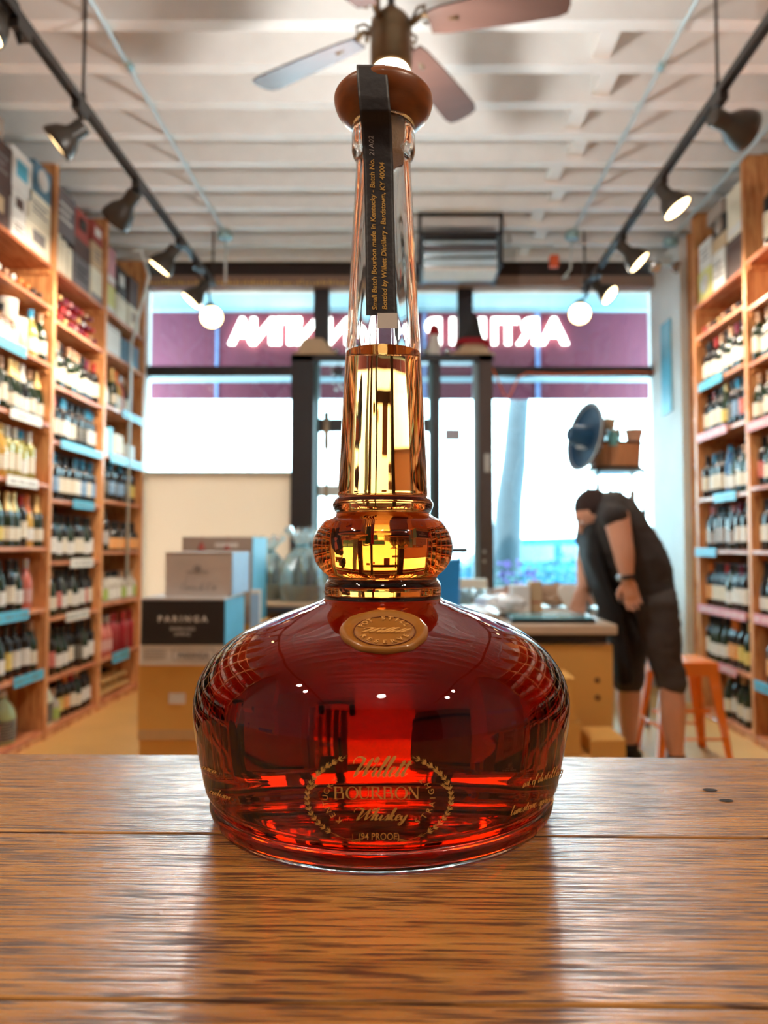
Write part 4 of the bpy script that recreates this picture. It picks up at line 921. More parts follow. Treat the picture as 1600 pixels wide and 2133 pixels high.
# round gift table with wrapped gifts
gt = empty('side_table', (-.60, 4.42, 0), 'round dark-rimmed side table holding cellophane gifts left of the flask neck', 'table')
dkw = mat('dark_table_rim', (.03, .035, .05), .3)
lathe('table_top', [(0, .84), (.33, .84), (.34, .845), (.34, .862), (.33, .868), (0, .868)], mat('table_top_tan', (.6, .42, .26), .35), gt, 40)
lathe('table_rim', [(.335, .80), (.345, .80), (.345, .845), (.335, .845)], dkw, gt, 40)
lathe('barrel_base', [(0, 0), (.24, 0), (.29, .25), (.30, .42), (.29, .6), (.25, .80), (0, .80)], mat('barrel_stave', (.34, .17, .08), .5, vary=.3), gt, 28)
for z in (.1, .62): lathe('hoop', [(.272 if z < .3 else .293, z), (.276 if z < .3 else .297, z), (.284 if z < .3 else .292, z + .05), (.28 if z < .3 else .288, z + .05)], dkw, gt, 28)
def gift(x, y, h, label, r0=.10):
    r = empty('gift_basket', (x, y, .869), label, 'gift basket')
    lathe('basket', [(0, 0), (r0 * .8, 0), (r0, .09), (r0 * .96, .09), (r0 * .75, .01)], mat('wicker_tan', (.52, .33, .16), .7, bump=.6, bscale=60), r, 20)
    for i in range(3):
        a = i * 2.1; g = lathe('gift_bottle', [(0, .01), (.032, .01), (.034, .15), (.015, .19), (.014, .25), (0, .25)], [gcol['black glass'], gcol['golden'], gcol['dark green']][i], r, 12, (math.cos(a) * .045, math.sin(a) * .045, 0))
    vs, fs = [], []
    n = 40; prof = [(r0 * 1.02, 0), (r0 * 1.15, .08), (r0 * 1.1, .18), (r0 * .75, h * .62), (r0 * .28, h * .76), (r0 * .22, h * .79), (r0 * .5, h * .9), (r0 * .85, h)]
    for k, (pr, z) in enumerate(prof):
        for i in range(n):
            a = 2 * math.pi * i / n; q = pr * (1 + (.05 + .05 * k / 2) * math.sin(9 * a + k) * (1 if i % 2 else .3)) + rng.uniform(-.004, .004); vs.append((q * math.cos(a), q * math.sin(a), z + rng.uniform(-.01, .01) * k / 3))
    for k in range(len(prof) - 1):
        for i in range(n): j = (i + 1) % n; fs.append((k * n + i, k * n + j, (k + 1) * n + j, (k + 1) * n + i))
    mesh('cellophane_wrap', vs, fs, film, r)
    lathe('ribbon_tie', [(r0 * .25, h * .76), (r0 * .3, h * .775), (r0 * .25, h * .79)], teal_pl, r, 20)
    return r
gift(-.80, 4.40, .36, 'cellophane wrapped gift basket behind the wine cases, left of its group', .11)
gift(-.58, 4.24, .40, 'cellophane wrapped gift basket in the middle beside the flask neck', .115)
gift(-.42, 4.52, .40, 'tall teal cellophane gift basket by the dark door jamb', .10)
tg = empty('floor_plinth', (-.50, 4.95, 0), 'pale plinth on the floor behind the round side table', 'plinth')
# ------------------------------------------------------------------ right display table with clutter
tb = empty('display_table', (.42, 4.2, 0), 'long wooden display table in front of the right window piled with goods', 'table')
tt = mat('pale_table_wood', (.66, .52, .38), .4, scale=4)
X0, X1, Y0, Y1, TZ2 = .30, .985, 3.5, 4.95, .81
box('table_top', tt, X0 - .42, X1 - .42, Y0 - 4.2, Y1 - 4.2, TZ2 - .045, TZ2, tb, .006)
box('apron', carton_black, X0 - .38, X1 - .46, Y0 + .03 - 4.2, Y0 + .05 - 4.2, TZ2 - .085, TZ2 - .046, tb)
for x in (X0 + .03, X1 - .03):
    for y in (Y0 + .60, Y1 - .05): box('leg', tt, x - .42 - .02, x - .42 + .02, y - 4.2 - .02, y - 4.2 + .02, 0, TZ2 - .046, tb)
crate('shipping_box', .35, .970, 3.53, 3.98, .33, .715, cardboard, 'large cardboard box tucked under the table top at right')
bx_ = crate('shipping_box', .35, .970, 3.53, 3.98, 0, .33, cardboard, 'large cardboard box on the floor under the display table')
up = bpy.data.objects['shipping_box.004'] if 'shipping_box.004' in bpy.data.objects else None
for z in (.55, .47): o = lathe('printed_mark', [(0, 0), (.014, 0), (.014, .001), (0, .001)], mat('brown_ink', (.25, .11, .03), .7), up, 14, (.895, 3.529, z), (0, -1, 0))
crate('small_carton', .55, .775, 3.16, 3.42, 0, .30, cardboard, 'small cardboard carton at the bottom in front of the display table')
s2 = crate('small_carton', .52, .735, 3.18, 3.42, .30, .44, cardboard, 'small cardboard carton second in the stack in front of the table')
s3 = crate('small_carton', .50, .715, 3.18, 3.42, .44, .62, cardboard, 'small cardboard carton with a purple label at the top of the low stack')
box('purple_label', purple_ink, .52, .665, 3.19, 3.35, .619, .6205, s3)
s4 = box('purple_label', purple_ink, .52, .665, 3.1775, 3.18, .56, .615, s3)
crate('small_carton', .78, .93, 3.20, 3.44, 0, .36, cardboard, 'open cardboard carton beside the low stack in front of the table')
tz = TZ2 + .001
tray = box('dark_tray', mat('dark_tray_mat', (.02, .02, .025), .3), 0, .40, 0, .28, 0, .02, None, .004); tray.location = (.50, 3.56, tz); tag(tray, 'flat black tray along the front of the display table', 'tray')
box('glass_sheet', mat('teal_glass_sheet', (.1, .5, .6), .08), .01, .39, .01, .27, .02, .026, tray)
def bag(x, y, w, d, h, m, label, name='crumpled_bag'):
    bm = bmesh.new(); bmesh.ops.create_icosphere(bm, subdivisions=3, radius=1)
    for v in bm.verts:
        n = 1 + rng.uniform(-.10, .10); v.co = Vector((v.co.x * w / 2 * n, v.co.y * d / 2 * n, max(0, v.co.z * .5 + .5) * h * n))
    o = frombm(name, bm, m); o.location = (x, y, tz); return tag(o, label, 'bag')
plast = mat('white_plastic', (.82, .84, .86), .25)
bag(.34, 3.72, .26, .3, .07, plast, 'crumpled white plastic bag at the left end of the display table')
bag(.50, 3.98, .26, .24, .11, plast, 'crumpled pale plastic bag in the middle of the display table')
bag(.66, 4.5, .30, .25, .13, mat('brown_paper', (.38, .22, .16), .7), 'brown paper bundle on the display table behind the plastic bags')
bag(.90, 4.55, .22, .22, .14, mat('tan_paper', (.45, .28, .18), .7), 'tan paper bundle at the right of the display table')
for i, (x, y, w_, h_, m_, lb) in enumerate([(.36, 4.75, .30, .16, 'carton_cream', 'cream carton at the back left of the display table'), (.63, 4.15, .10, .15, 'carton_white', 'upright white carton on the display table'), (.72, 4.2, .07, .17, 'carton_tan', 'slim tan and maroon carton beside the upright white one'), (.5, 4.6, .2, .10, 'carton_taupe', 'taupe carton behind the crumpled bags')]):
    r = box('goods_carton', globals()[m_], -w_ / 2, w_ / 2, -.05, .05, 0, h_, None, .003); r.location = (x, y, tz); tag(r, lb, 'carton'); box('side_stripe', carton_red if i == 2 else ink_grey, -w_ * .3, w_ * .3, -.0515, -.05, h_ * .3, h_ * .36, r)
for i, (x, y) in enumerate([(.31, 4.3), (.36, 4.35), (.42, 4.28)]):
    r = lathe('water_glass', [(0, 0), (.028, 0), (.034, .12), (.031, .12), (.026, .006), (0, .006)], film, None, 20); r.location = (x, y, tz); tag(r, ['clear glass tumbler nearest the door on the display table', 'clear glass tumbler in the middle of three on the table', 'clear glass tumbler third from the door on the table'][i], 'glass')
r = lathe('heart_ornament', [(0, 0), (.02, .02), (.055, .08), (.06, .11), (.045, .135), (0, .12)], ink_white, None, 20); r.location = (.93, 4.3, tz); r.scale = (1, .4, 1.1); tag(r, 'white heart shaped ornament on the right of the display table', 'ornament')
r = tube('ornament_stand', [(0, 0, 0), (0, 0, .09)], .012, carton_white); r.location = (.965, 4.1, tz); tag(r, 'short white candle stub beside the heart ornament', 'candle')
lathe('wick', [(.002, .09), (.002, .1)], ink, r, 6)
# shopping trolley: red frame, blue bin, black handle
tr_ = empty('hand_cart', (.13, 4.05, 0), 'red hand cart with a blue bin and black arched handle beside the door', 'cart')
for x in (-.03, .02): tube('frame_tube', [(x, -.12, .08), (x, -.12, 1.12)], .018, red_pl, tr_)
box('frame_plate', red_pl, -.045, .03, -.115, -.095, .6, 1.12, tr_, .004)
bm = bmesh.new()
vs = [bm.verts.new(v) for v in [(.045, -.14, .55), (.12, -.14, .55), (.12, .14, .55), (.045, .14, .55), (.03, -.17, 1.10), (.15, -.17, 1.10), (.15, .17, 1.10), (.03, .17, 1.10)]]
for f in ((0, 1, 2, 3), (0, 4, 5, 1), (1, 5, 6, 2), (2, 6, 7, 3), (3, 7, 4, 0)): bm.faces.new([vs[i] for i in f])
o = frombm('bin', bm, blue_pl, tr_); md = o.modifiers.new('thick', 'SOLIDIFY'); md.thickness = .01
tube('bin_rim', [(.03, -.17, 1.1), (.15, -.17, 1.1), (.15, .17, 1.1), (.03, .17, 1.1), (.03, -.17, 1.1)], .012, blue_pl, tr_)
tube('handle', [(.0, -.1, 1.05), (.01, -.1, 1.10), (.06, -.1, 1.14), (.12, -.1, 1.155), (.20, -.1, 1.155)], .017, black_metal, tr_)
for x in (-.08, .12): lathe('wheel', [(0, -.02), (.07, -.02), (.08, 0), (.07, .02), (0, .02)], black_metal, tr_, 20, (x, -.1, .08), (1, 0, 0))
box('toe_plate', red_pl, -.06, .14, -.2, .12, .02, .03, tr_); tube('bin_post', [(.08, 0, .03), (.08, 0, .55)], .014, red_pl, tr_)
bpy.data.objects.remove(tg)
# ------------------------------------------------------------------ display tower with barrel and hats
YT = 5.05
q0 = at(1228, 980, YT); q1 = at(1334, 980, YT); qx = (q0.x + q1.x) / 2; qz = q0.z; tw = (q1.x - q0.x) / 2
dt = empty('display_tower', (qx, YT, 0), 'narrow black metal display tower with glass shelves by the right window', 'display stand')
for sx in (-1, 1):
    for sy in (-1, 1): box('post', black_metal, sx * tw * .9 - .01, sx * tw * .9 + .01, sy * .13 - .01, sy * .13 + .01, 0, qz, dt)
for i, z in enumerate((.35, .75, 1.14, 1.40, qz - .022)): box('shelf', mat('tower_shelf', (.25, .3, .32), .25), -tw * .92, tw * .92, -.14, .14, z, z + .016, dt)
kk = 0
for z in (1.157, 1.417):
    for i in range(4):
        spx = [('bordeaux', 'blue', 'white', 'white'), ('bordeaux', 'clear', 'white', 'pink'), ('squat', 'clear', 'orange', 'silver'), ('squat', 'clear', 'blue', 'gold'), ('bordeaux', 'rosé', 'pink', 'silver'), ('bordeaux', 'black glass', 'grey', 'silver'), ('squat', 'golden', 'red', 'silver'), ('bordeaux', 'clear', 'white', 'blue')][kk]; kk += 1
        sc_ = .22 / (.300 if spx[0] == 'bordeaux' else .228) if z < 1.3 else .6
        if z > 1.3: sc_ = min(sc_, (qz - z - .04) / .31)
        bottle(spx, (qx - tw * .65 + i * tw * .43, YT - .02, z), -math.pi / 2, f"{spx[1].split()[0]} bottle, {spx[2]} label, {spx[3]} cap, {ORD[i]} from door, {'lower' if z < 1.3 else 'upper'} tower shelf", 'bottles on the display tower', scale=sc_)
hb = at(1280, 925, YT).z - qz
bar = empty('half_barrel', (qx, YT, qz + .001), 'brown wooden tub on top of the display tower holding hats and ornaments', 'tub')
stv = mat('tub_stave_wood', (.58, .27, .12), .45, scale=6, vary=.3, stretch=(6, 6, 1))
n = 22
for i in range(n):
    a0, a1 = 2 * math.pi * i / n + .012, 2 * math.pi * (i + 1) / n - .012
    V = []
    for r_, z in ((tw * .97, 0), (tw * 1.03, hb), (tw * .90, hb), (tw * .86, 0)):
        for a in (a0, a1): V.append((r_ * math.cos(a), r_ * math.sin(a) * .8, z))
    mesh('stave', V, [(0, 1, 3, 2), (2, 3, 5, 4), (4, 5, 7, 6), (6, 7, 1, 0), (0, 2, 4, 6), (1, 7, 5, 3)], stv, bar)
lathe('tub_floor', [(0, .02), (tw * .88, .02)], stv, bar, 24).scale = (1, .8, 1)
for z in (hb - .012, .0): lathe('hoop', [(tw * 1.05, z), (tw * 1.06, z), (tw * 1.06, z + .016), (tw * 1.05, z + .016)], carton_black, bar, 32).scale = (1, .8, 1)
lathe('tub_fill', [(0, hb * .8), (tw * .88, hb * .8)], carton_black, bar, 24).scale = (1, .8, 1)
# sombrero leaning on the tub
navy = mat('navy_felt', (.006, .07, .16), .75, sheen=.4); wt = mat('white_braid', (.75, .8, .82), .6)
sc0 = at(1228, 912, YT - .10)
sm = empty('sombrero', sc0, 'navy sombrero with white braid trim leaning on the wooden tub', 'hat')
sd = Vector((-.94, -.25, .16)).normalized()
qd = sd.to_track_quat('Z', 'Y').to_matrix().to_4x4()
def slathe(nm, prof, m, sx=1.0, sy=1.0, seg=40, wob=0):
    vs, fs = lathe_vf([(a * .92, b * .92) for a, b in prof], seg); V = []
    for v in vs:
        v = Vector(v); rr_ = math.hypot(v.x, v.y)
        v = Vector((v.x * sx, v.y * sy, v.z)); V.append(qd @ v)
    return mesh(nm, V, fs, m, sm, True)
slathe('brim', [(.08, .0), (.14, -.012), (.20, -.002), (.235, .018), (.25, .040), (.243, .043), (.228, .024), (.19, .008), (.14, 0), (.08, .012)], navy)
slathe('crown', [(.088, .0), (.085, .05), (.075, .10), (.062, .15), (.045, .17), (.02, .165), (0, .16)], navy)
slathe('brim_braid', [(.2425, .038), (.255, .043), (.254, .051), (.2415, .047)], wt)
bm = bmesh.new()
for i in range(60):
    a = 2 * math.pi * i / 60; p = qd @ Vector((.214 * math.cos(a), .214 * math.sin(a), .029)); bmesh.ops.create_icosphere(bm, subdivisions=1, radius=.006, matrix=Matrix.Translation(p))
frombm('braid_beads', bm, wt, sm)['kind'] = 'stuff'
V, F_ = tube_vf([qd @ Vector(p) for p in [(.02 + .03 * math.cos(t), -.08 - .012 * 0, .06 + .03 * math.sin(t)) for t in [i * .6 for i in range(9)]]], .006, 6); mesh('crown_embroidery', V, F_, wt, sm, True)
V, F_ = tube_vf([qd @ Vector(p) for p in [(.16 + .03 * math.cos(t), -.09 + .03 * math.sin(t), .004) for t in [i * .7 for i in range(8)]]], .006, 6); mesh('brim_embroidery', V, F_, wt, sm, True)
# plush, jar cluster, clay pot, feather in the tub
zt = qz + hb
def blob(nm, m, parts, loc, label, cat):
    r = empty(nm, loc, label, cat)
    for (pn, mm, x, y, z, a, b, c) in parts:
        bm = bmesh.new(); bmesh.ops.create_icosphere(bm, subdivisions=3, radius=1); bmesh.ops.transform(bm, matrix=Matrix.Translation((x, y, z)) @ Matrix.Diagonal((a, b, c, 1)), verts=bm.verts)
        frombm(pn, bm, mm, r, True)
    return r
fur = mat('brown_plush', (.20, .12, .08), .95, bump=.8, bscale=120, sheen=.6); fur2 = mat('tan_plush', (.50, .36, .22), .95, bump=.8, bscale=120)
blob('plush_toy', fur, [('body', fur, 0, 0, .07, .062, .05, .075), ('head', fur2, -.015, -.01, .165, .052, .045, .05), ('ear', fur, -.06, 0, .185, .018, .012, .02), ('ear', fur, .03, 0, .195, .018, .012, .02), ('arm', fur, .05, -.03, .09, .02, .02, .05), ('arm', fur, -.05, -.03, .09, .02, .02, .05), ('muzzle', fur2, -.015, -.05, .155, .02, .018, .015), ('eye', ink, -.03, -.053, .175, .005, .005, .005), ('eye', ink, .002, -.053, .175, .005, .005, .005)],
     (at(1272, 890, YT).x, YT + .02, zt - .03), 'brown plush toy with tan head sitting in the wooden tub', 'plush toy')
jr = empty('glass_jar', (at(1268, 918, YT).x, YT - .10, zt - .03), 'teal lit faceted glass jar in front of the plush toy', 'jar')
lathe('jar_body', [(0, 0), (.045, 0), (.05, .02), (.045, .07), (.03, .085), (.03, .1), (0, .1)], mat('faceted_teal_glass', (.25, .75, .8), .08, trans=.3), jr, 9, smooth=False)
lathe('jar_lid', [(.034, .098), (.034, .115), (0, .118)], MATS['silver_bauble'], jr, 16)
lathe('clay_pot', [(0, 0), (.04, 0), (.048, .04), (.058, .09), (.062, .12), (.056, .12), (.045, .03), (0, .02)], mat('terracotta', (.62, .36, .24), .7), None, 24, (0, 0, 0)); pt = bpy.data.objects['clay_pot']; pt.location = (at(1317, 910, YT).x, YT - .04, zt - .03); tag(pt, 'tan clay pot at the right edge of the wooden tub', 'pot')
lathe('pot_rim', [(.058, .105), (.066, .108), (.066, .122), (.058, .124)], MATS['terracotta'], pt, 24)
# ------------------------------------------------------------------ orange metal stool
orange = mat('orange_stool_paint', (.95, .23, .015), .28, coat=.5, vary=.05)
so = empty('metal_stool', (1.55, 4.26, 0), 'orange painted metal stool behind the bending person', 'stool')
SZ = .545
bm = bmesh.new(); addbox(bm, -.155, .155, -.155, .155, SZ - .02, SZ, None, .012); frombm('seat', bm, orange, so)
for sx, sy in ((0, -1), (0, 1), (-1, 0), (1, 0)):
    a = box('seat_skirt', orange, -.15 if sx == 0 else sx * .152 - .003, .15 if sx == 0 else sx * .152 + .003, -.15 if sy == 0 else sy * .152 - .003, .15 if sy == 0 else sy * .152 + .003, SZ - .075, SZ - .015, so, .001)
for sx in (-1, 1):
    for sy in (-1, 1):
        V = []
        for z, o_, w_ in ((SZ - .02, .152, .062), (SZ - .12, .158, .056), (0, .205, .034)):
            for dx, dy_ in ((0, 0), (-w_, 0), (-w_, -.004), (-.004, -.004), (-.004, -w_), (0, -w_)): V.append((sx * (o_ + dx), sy * (o_ + dy_), z))
        F_ = []
        for k in range(2):
            for i in range(6): j = (i + 1) % 6; F_.append((k * 6 + i, k * 6 + j, (k + 1) * 6 + j, (k + 1) * 6 + i))
        F_ += [(0, 1, 2, 3, 4, 5), (17, 16, 15, 14, 13, 12)]
        mesh('leg', V, F_, orange, so)
for s in (-1, 1):
    tube('foot_rail', [(-.18, s * .185, .14), (.18, s * .185, .14)], .007, orange, so); tube('foot_rail', [(s * .19, -.17, .20), (s * .19, .17, .20)], .007, orange, so)
box('cross_brace', orange, -.16, .16, -.006, .006, .24, .262, so)
# ------------------------------------------------------------------ person bending over the table
PY = 3.92
def pp(px, py, dy=0.0):
    p = at(px, py, PY); p.y += dy; return p
def eloft(secs, seg=20):
    "closed loft: (centre, half width in the picture plane, half depth)"
    n = len(secs); vs, fs = [], []
    cs = [Vector(s[0]) for s in secs]
    for i, (c, a, b) in enumerate(secs):
        c = Vector(c); d = (cs[min(i + 1, n - 1)] - cs[max(i - 1, 0)]).normalized()
        u = Vector((0, 1, 0)).cross(d).normalized(); v = d.cross(u).normalized()
        for k in range(seg): t = 2 * math.pi * k / seg; vs.append(c + u * math.cos(t) * a + v * math.sin(t) * b)
    for i in range(n - 1):
        for k in range(seg): j = (k + 1) % seg; fs.append((i * seg + k, i * seg + j, (i + 1) * seg + j, (i + 1) * seg + k))
    for e, s in ((0, -1), (n - 1, 1)):
        fs.append(tuple(e * seg + k for k in (range(seg) if s > 0 else range(seg - 1, -1, -1))))
    return vs, fs
def ball(c, r, sx=1, sy=1, sz=1):
    vs, fs = lathe_vf([(0, -1)] + [(math.sin(t * math.pi / 10), -math.cos(t * math.pi / 10)) for t in range(1, 10)] + [(0, 1)], 16)
    return [Vector(c) + Vector((v[0] * r * sx, v[1] * r * sy, v[2] * r * sz)) for v in vs], fs
def union(name, parts, vox, m, parent=None, smooth=2, noise=0):
    vs, fs = [], []
    for a, b in parts:
        n = len(vs); vs += list(a); fs += [tuple(i + n for i in f) for f in b]
    me = bpy.data.meshes.new(name + '_raw'); me.from_pydata([tuple(v) for v in vs], [], fs)
    bm = bmesh.new(); bm.from_mesh(me); bmesh.ops.recalc_face_normals(bm, faces=bm.faces); bm.to_mesh(me); bm.free()
    o = bpy.data.objects.new('raw', me); C.objects.link(o)
    r = o.modifiers.new('r', 'REMESH'); r.mode = 'VOXEL'; r.voxel_size = vox
    s = o.modifiers.new('s', 'SMOOTH'); s.iterations = smooth; s.factor = .5
    out = bpy.data.meshes.new_from_object(o.evaluated_get(bpy.context.evaluated_depsgraph_get())); out.name = name
    bpy.data.objects.remove(o); bpy.data.meshes.remove(me)
    if noise:
        from mathutils import noise as nn
        out.update()
        nm = [v.normal.copy() for v in out.vertices]
        for v, q in zip(out.vertices, nm):
            p = v.co; v.co = p + q * (nn.noise(p * 9) * noise + nn.noise(Vector((p.x * 14, p.y * 14, p.z * 30))) * noise * .4)
    return newobj(name, out, m, parent, True)
def limb(pts, rs, seg=14):
    a = tube_vf(pts, rs, seg); out = [a, ball(pts[0], rs[0]), ball(pts[-1], rs[-1])]; return out
skin = mat('skin', (.74, .38, .25), .5, scale=9, vary=.08); hair = mat('dark_hair', (.035, .015, .012), .7, bump=1, bscale=150)
tee = mat('charcoal_tee', (.040, .036, .036), .85, scale=6, vary=.3, bump=.2, bscale=40); shorts_m = mat('dark_grey_shorts', (.055, .045, .040), .85, scale=7, vary=.35, bump=.25, bscale=40)
shoe = mat('black_shoe', (.02, .018, .018), .5)
per = empty('person', (pp(1345, 1300).x, PY, 0), 'person in charcoal T-shirt and knee-length dark shorts bending forward over the display table', 'person')
body = []
NL, FL = -.10, .12                                     # near leg, far leg offsets in depth
hipN, hipF = pp(1352, 1255, NL), pp(1330, 1258, FL)
knN, knF = pp(1381, 1418, NL - .02), pp(1322, 1425, FL)
anN = pp(1394, 1572, NL); anF = pp(1325, 1572, FL)
anN.z = .09; anF.z = .09
cN = knN.lerp(anN, .3); cF = knF.lerp(anF, .3)
body += limb([hipN, hipN.lerp(knN, .5), knN, cN, cN.lerp(anN, .6), anN], [.095, .085, .062, .066, .048, .038])
body += limb([hipF, hipF.lerp(knF, .5), knF, cF, cF.lerp(anF, .6), anF], [.095, .085, .062, .064, .048, .038])
spine = [pp(1345, 1240), pp(1325, 1185), pp(1298, 1130), pp(1272, 1090), pp(1252, 1068)]
body.append(eloft([(spine[0], .14, .16), (spine[1], .14, .16), (spine[2], .13, .17), (spine[3], .12, .19), (spine[4], .08, .15)]))
neck = pp(1248, 1070); hd_ = pp(1238, 1074)
body += limb([spine[4], neck, hd_], [.075, .062, .06])
hc = Vector((hd_.x, hd_.y, hd_.z))
fwd = Vector((-.78, -.05, -.62)).normalized()           # where the face looks
upv = Vector((-.62, 0, .78)); side = upv.cross(fwd).normalized()
def hp(f, u, s): return hc + fwd * f + upv * u + side * s
body.append(ball(hp(0, .02, 0), .100, .95, .82, 1.0)); body.append(ball(hp(.035, -.055, 0), .062, 1, .9, 1))
body += limb([hp(.085, .02, 0), hp(.108, -.018, 0)], [.011, .017])       # nose
body += limb([hp(.085, -.065, -.02), hp(.085, -.065, .02)], [.012, .012])  # lips
for s in (-1, 1): body.append(ball(hp(-.01, .0, s * .083), .03, .5, .35, 1.0))
# arms: near arm hangs to the thigh, far arm reaches down to the table
shN, elN, wrN = pp(1262, 1082, -.20), pp(1272, 1150, -.235), pp(1279, 1203, -.235)
body += limb([shN, elN, elN.lerp(wrN, .35), wrN], [.066, .052, .047, .031])
shF, elF, wrF = pp(1250, 1085, .18), pp(1238, 1170, .2), pp(1225, 1228, .12)
body += limb([shF, elF, wrF], [.062, .05, .032])
def hand(w, d, curl, thumb, s=1.0):
    d = Vector(d).normalized(); ax = Vector((1, 0, 0)); ax = (ax - d * ax.dot(d)).normalized(); nn_ = d.cross(ax)
    out = [eloft([(w, .030, .022), (w + d * .04, .042, .018), (w + d * .085, .043, .015), (w + d * .095, .03, .012)], 12)]
    for i, (o_, L_) in enumerate(((-.032, .066), (-.011, .078), (.011, .073), (.031, .056))):
        p0 = w + d * .08 + ax * o_; p1 = p0 + d * L_ * .45 + ax * o_ * .12; p2 = p1 + (d + nn_ * curl * .5).normalized() * L_ * .32; p3 = p2 + (d + nn_ * curl).normalized() * L_ * .25
        out += limb([p0, p1, p2, p3], [.0095, .009, .008, .0068], 8)
    t0 = w + d * .025 + ax * .03 * thumb; t1 = t0 + (d * .6 + ax * .7 * thumb).normalized() * .04; t2 = t1 + (d + ax * .25 * thumb + nn_ * .3).normalized() * .032
    out += limb([t0, t1, t2], [.014, .011, .008], 8); return out
body += hand(wrN, pp(1296, 1262, -.22) - wrN, .6, -1)
body += hand(wrF, Vector((-.15, -.1, -.5)), .5, 1)
for an in (anN, anF): body += limb([an, Vector((an.x, an.y, .04)), Vector((an.x - .13, an.y, .03))], [.038, .04, .03])
rel = -per.location
def shift(parts): return [([Vector(v) + rel for v in a], b) for a, b in parts]
pb_ = union('body', shift(body), .0075, skin, per)
# clothes
T_ = [eloft([(pp(1349, 1240), .135, .175), (pp(1336, 1205), .160, .19), (pp(1314, 1160), .178, .20), (pp(1290, 1118), .165, .21), (pp(1270, 1078), .155, .215), (pp(1252, 1060), .125, .18), (pp(1240, 1056), .085, .11)], 28)]
T_ += limb([pp(1266, 1078, -.13), pp(1260, 1070, -.17), pp(1259, 1078, -.20)], [.10, .090, .074]); T_ += limb([shF + Vector((.02, -.05, .02)), shF, shF.lerp(elF, .4)], [.09, .085, .078])
ts = union('t_shirt', shift(T_), .010, tee, per, 3, .012)
S_l = limb([pp(1352, 1238, NL * .6), hipN, hipN.lerp(knN, .45), knN + Vector((.0, 0, .02))], [.112, .112, .098, .078]) + limb([pp(1345, 1240, FL * .5), hipF, hipF.lerp(knF, .5), knF + Vector((0, 0, .0))], [.115, .11, .098, .085])
sh_ = union('shorts', shift(S_l), .010, shorts_m, per, 3, .014)
ap = union('apron', shift([eloft([(pp(1226, 1090, .02), .035, .14), (pp(1232, 1150, .02), .05, .16), (pp(1250, 1215, .02), .05, .16), (pp(1275, 1275, .02), .05, .15), (pp(1290, 1330, .02), .045, .12), (pp(1300, 1420, .03), .05, .12)], 18)]), .012, mat('black_apron_cloth', (.012, .011, .012), .85), per, 3, .006)
hr = union('hair', shift([ball(hp(-.022, .035, 0), .104, 1.0, .88, 1.0), ball(hp(-.06, -.01, 0), .075, 1, .95, 1)]), .009, hair, per, 2, .008)
beard = union('beard', shift([ball(hp(.05, -.075, 0), .052, 1, 1, .9)]), .008, hair, per, 1, .006)
for s in (-1, 1):
    e_ = hp(.083, .018, s * .032) + rel; V, F_ = ball(e_, .011); mesh('eye', V, F_, carton_white, per, True)
    V, F_ = tube_vf([hp(.092, .042, s * .015) + rel, hp(.092, .046, s * .05) + rel], .005, 6); mesh('eyebrow', V, F_, hair, per)
wd_ = (wrN - elN).normalized()
lathe('watch_strap', [(.034, -.011), (.0375, -.011), (.0375, .011), (.034, .011)], black_metal, per, 24, wrN + rel - wd_ * .012, wd_)
lathe('watch_case', [(0, 0), (.019, 0), (.02, .004), (.018, .01), (0, .01)], mat('steel_watch', (.65, .7, .75), .2, metal=.8), per, 20, wrN + rel - wd_ * .012 + Vector((-.036, -.012, 0)), (-1, -.4, 0))
for an in (anN, anF):
    V, F_ = eloft([(Vector((an.x + .055, an.y, .045)) + rel, .04, .035), (Vector((an.x + .02, an.y, .055)) + rel, .055, .042), (Vector((an.x - .06, an.y, .045)) + rel, .045, .048), (Vector((an.x - .15, an.y, .035)) + rel, .034, .05), (Vector((an.x - .20, an.y, .028)) + rel, .018, .03)], 16)
    mesh('shoe', V, F_, shoe, per, True)
    V, F_ = tube_vf([Vector((an.x, an.y, .07)) + rel, Vector((an.x, an.y, .13)) + rel], [.047, .045], 14); mesh('sock', V, F_, shoe, per, True)
# ------------------------------------------------------------------ oak counter
ZT = ZC - .1113
TH = R(-1.15)
ct = empty('oak_counter', (0, 0, ZT), 'oak plank counter in the foreground with the whiskey flask standing on it', 'counter'); ct.rotation_euler = (0, 0, TH)
edges = [.4065, .2955, .1885, .0795, -.03]
gap = .0011
for i in range(4):
    y1, y0 = edges[i], edges[i + 1]
    o = box('plank', oak_top, -1.0, 1.0, y0 + gap / 2, y1 - gap / 2, -.024, 0, ct, .0009)
box('counter_front', oak_top, -.98, .98, .382, .398, -1.04, -.0245, ct)
for x in (-.97, .96): box('side_panel', oak_top, x, x + .012, -.02, .38, -1.04, -.0245, ct)
box('underlay', carton_black, -.98, .98, -.02, .38, -.03, -.0245, ct)
box('bottom_shelf', oak_top, -.955, .955, -.02, .378, -.95, -.93, ct)
nh = mat('nail_hole_dark', (.012, .006, .003), .8)
for px, py, rr in ((1479, 1646, .0021), (1513, 1668, .0019)):
    b = (1066.5 - py) / F; dirv = Vector(((px - AXX) / F, cp - b * sp, sp + b * cp)); t = (ZT - ZC) / dirv.z; p = Vector((0, 0, ZC)) + dirv * t
    vs, fs = lathe_vf([(0, .0), (rr * .7, .00002), (rr * .95, .00005), (rr * 1.05, .00002), (rr * 1.08, 0)], 14)
    q = Matrix.Rotation(-TH, 3, 'Z') @ Vector((p.x, p.y, 0))
    mesh('nail_hole', [Vector((v[0] * 1.5, v[1], v[2])) + Vector((q.x, q.y, .0002)) for v in vs], fs, nh, ct)
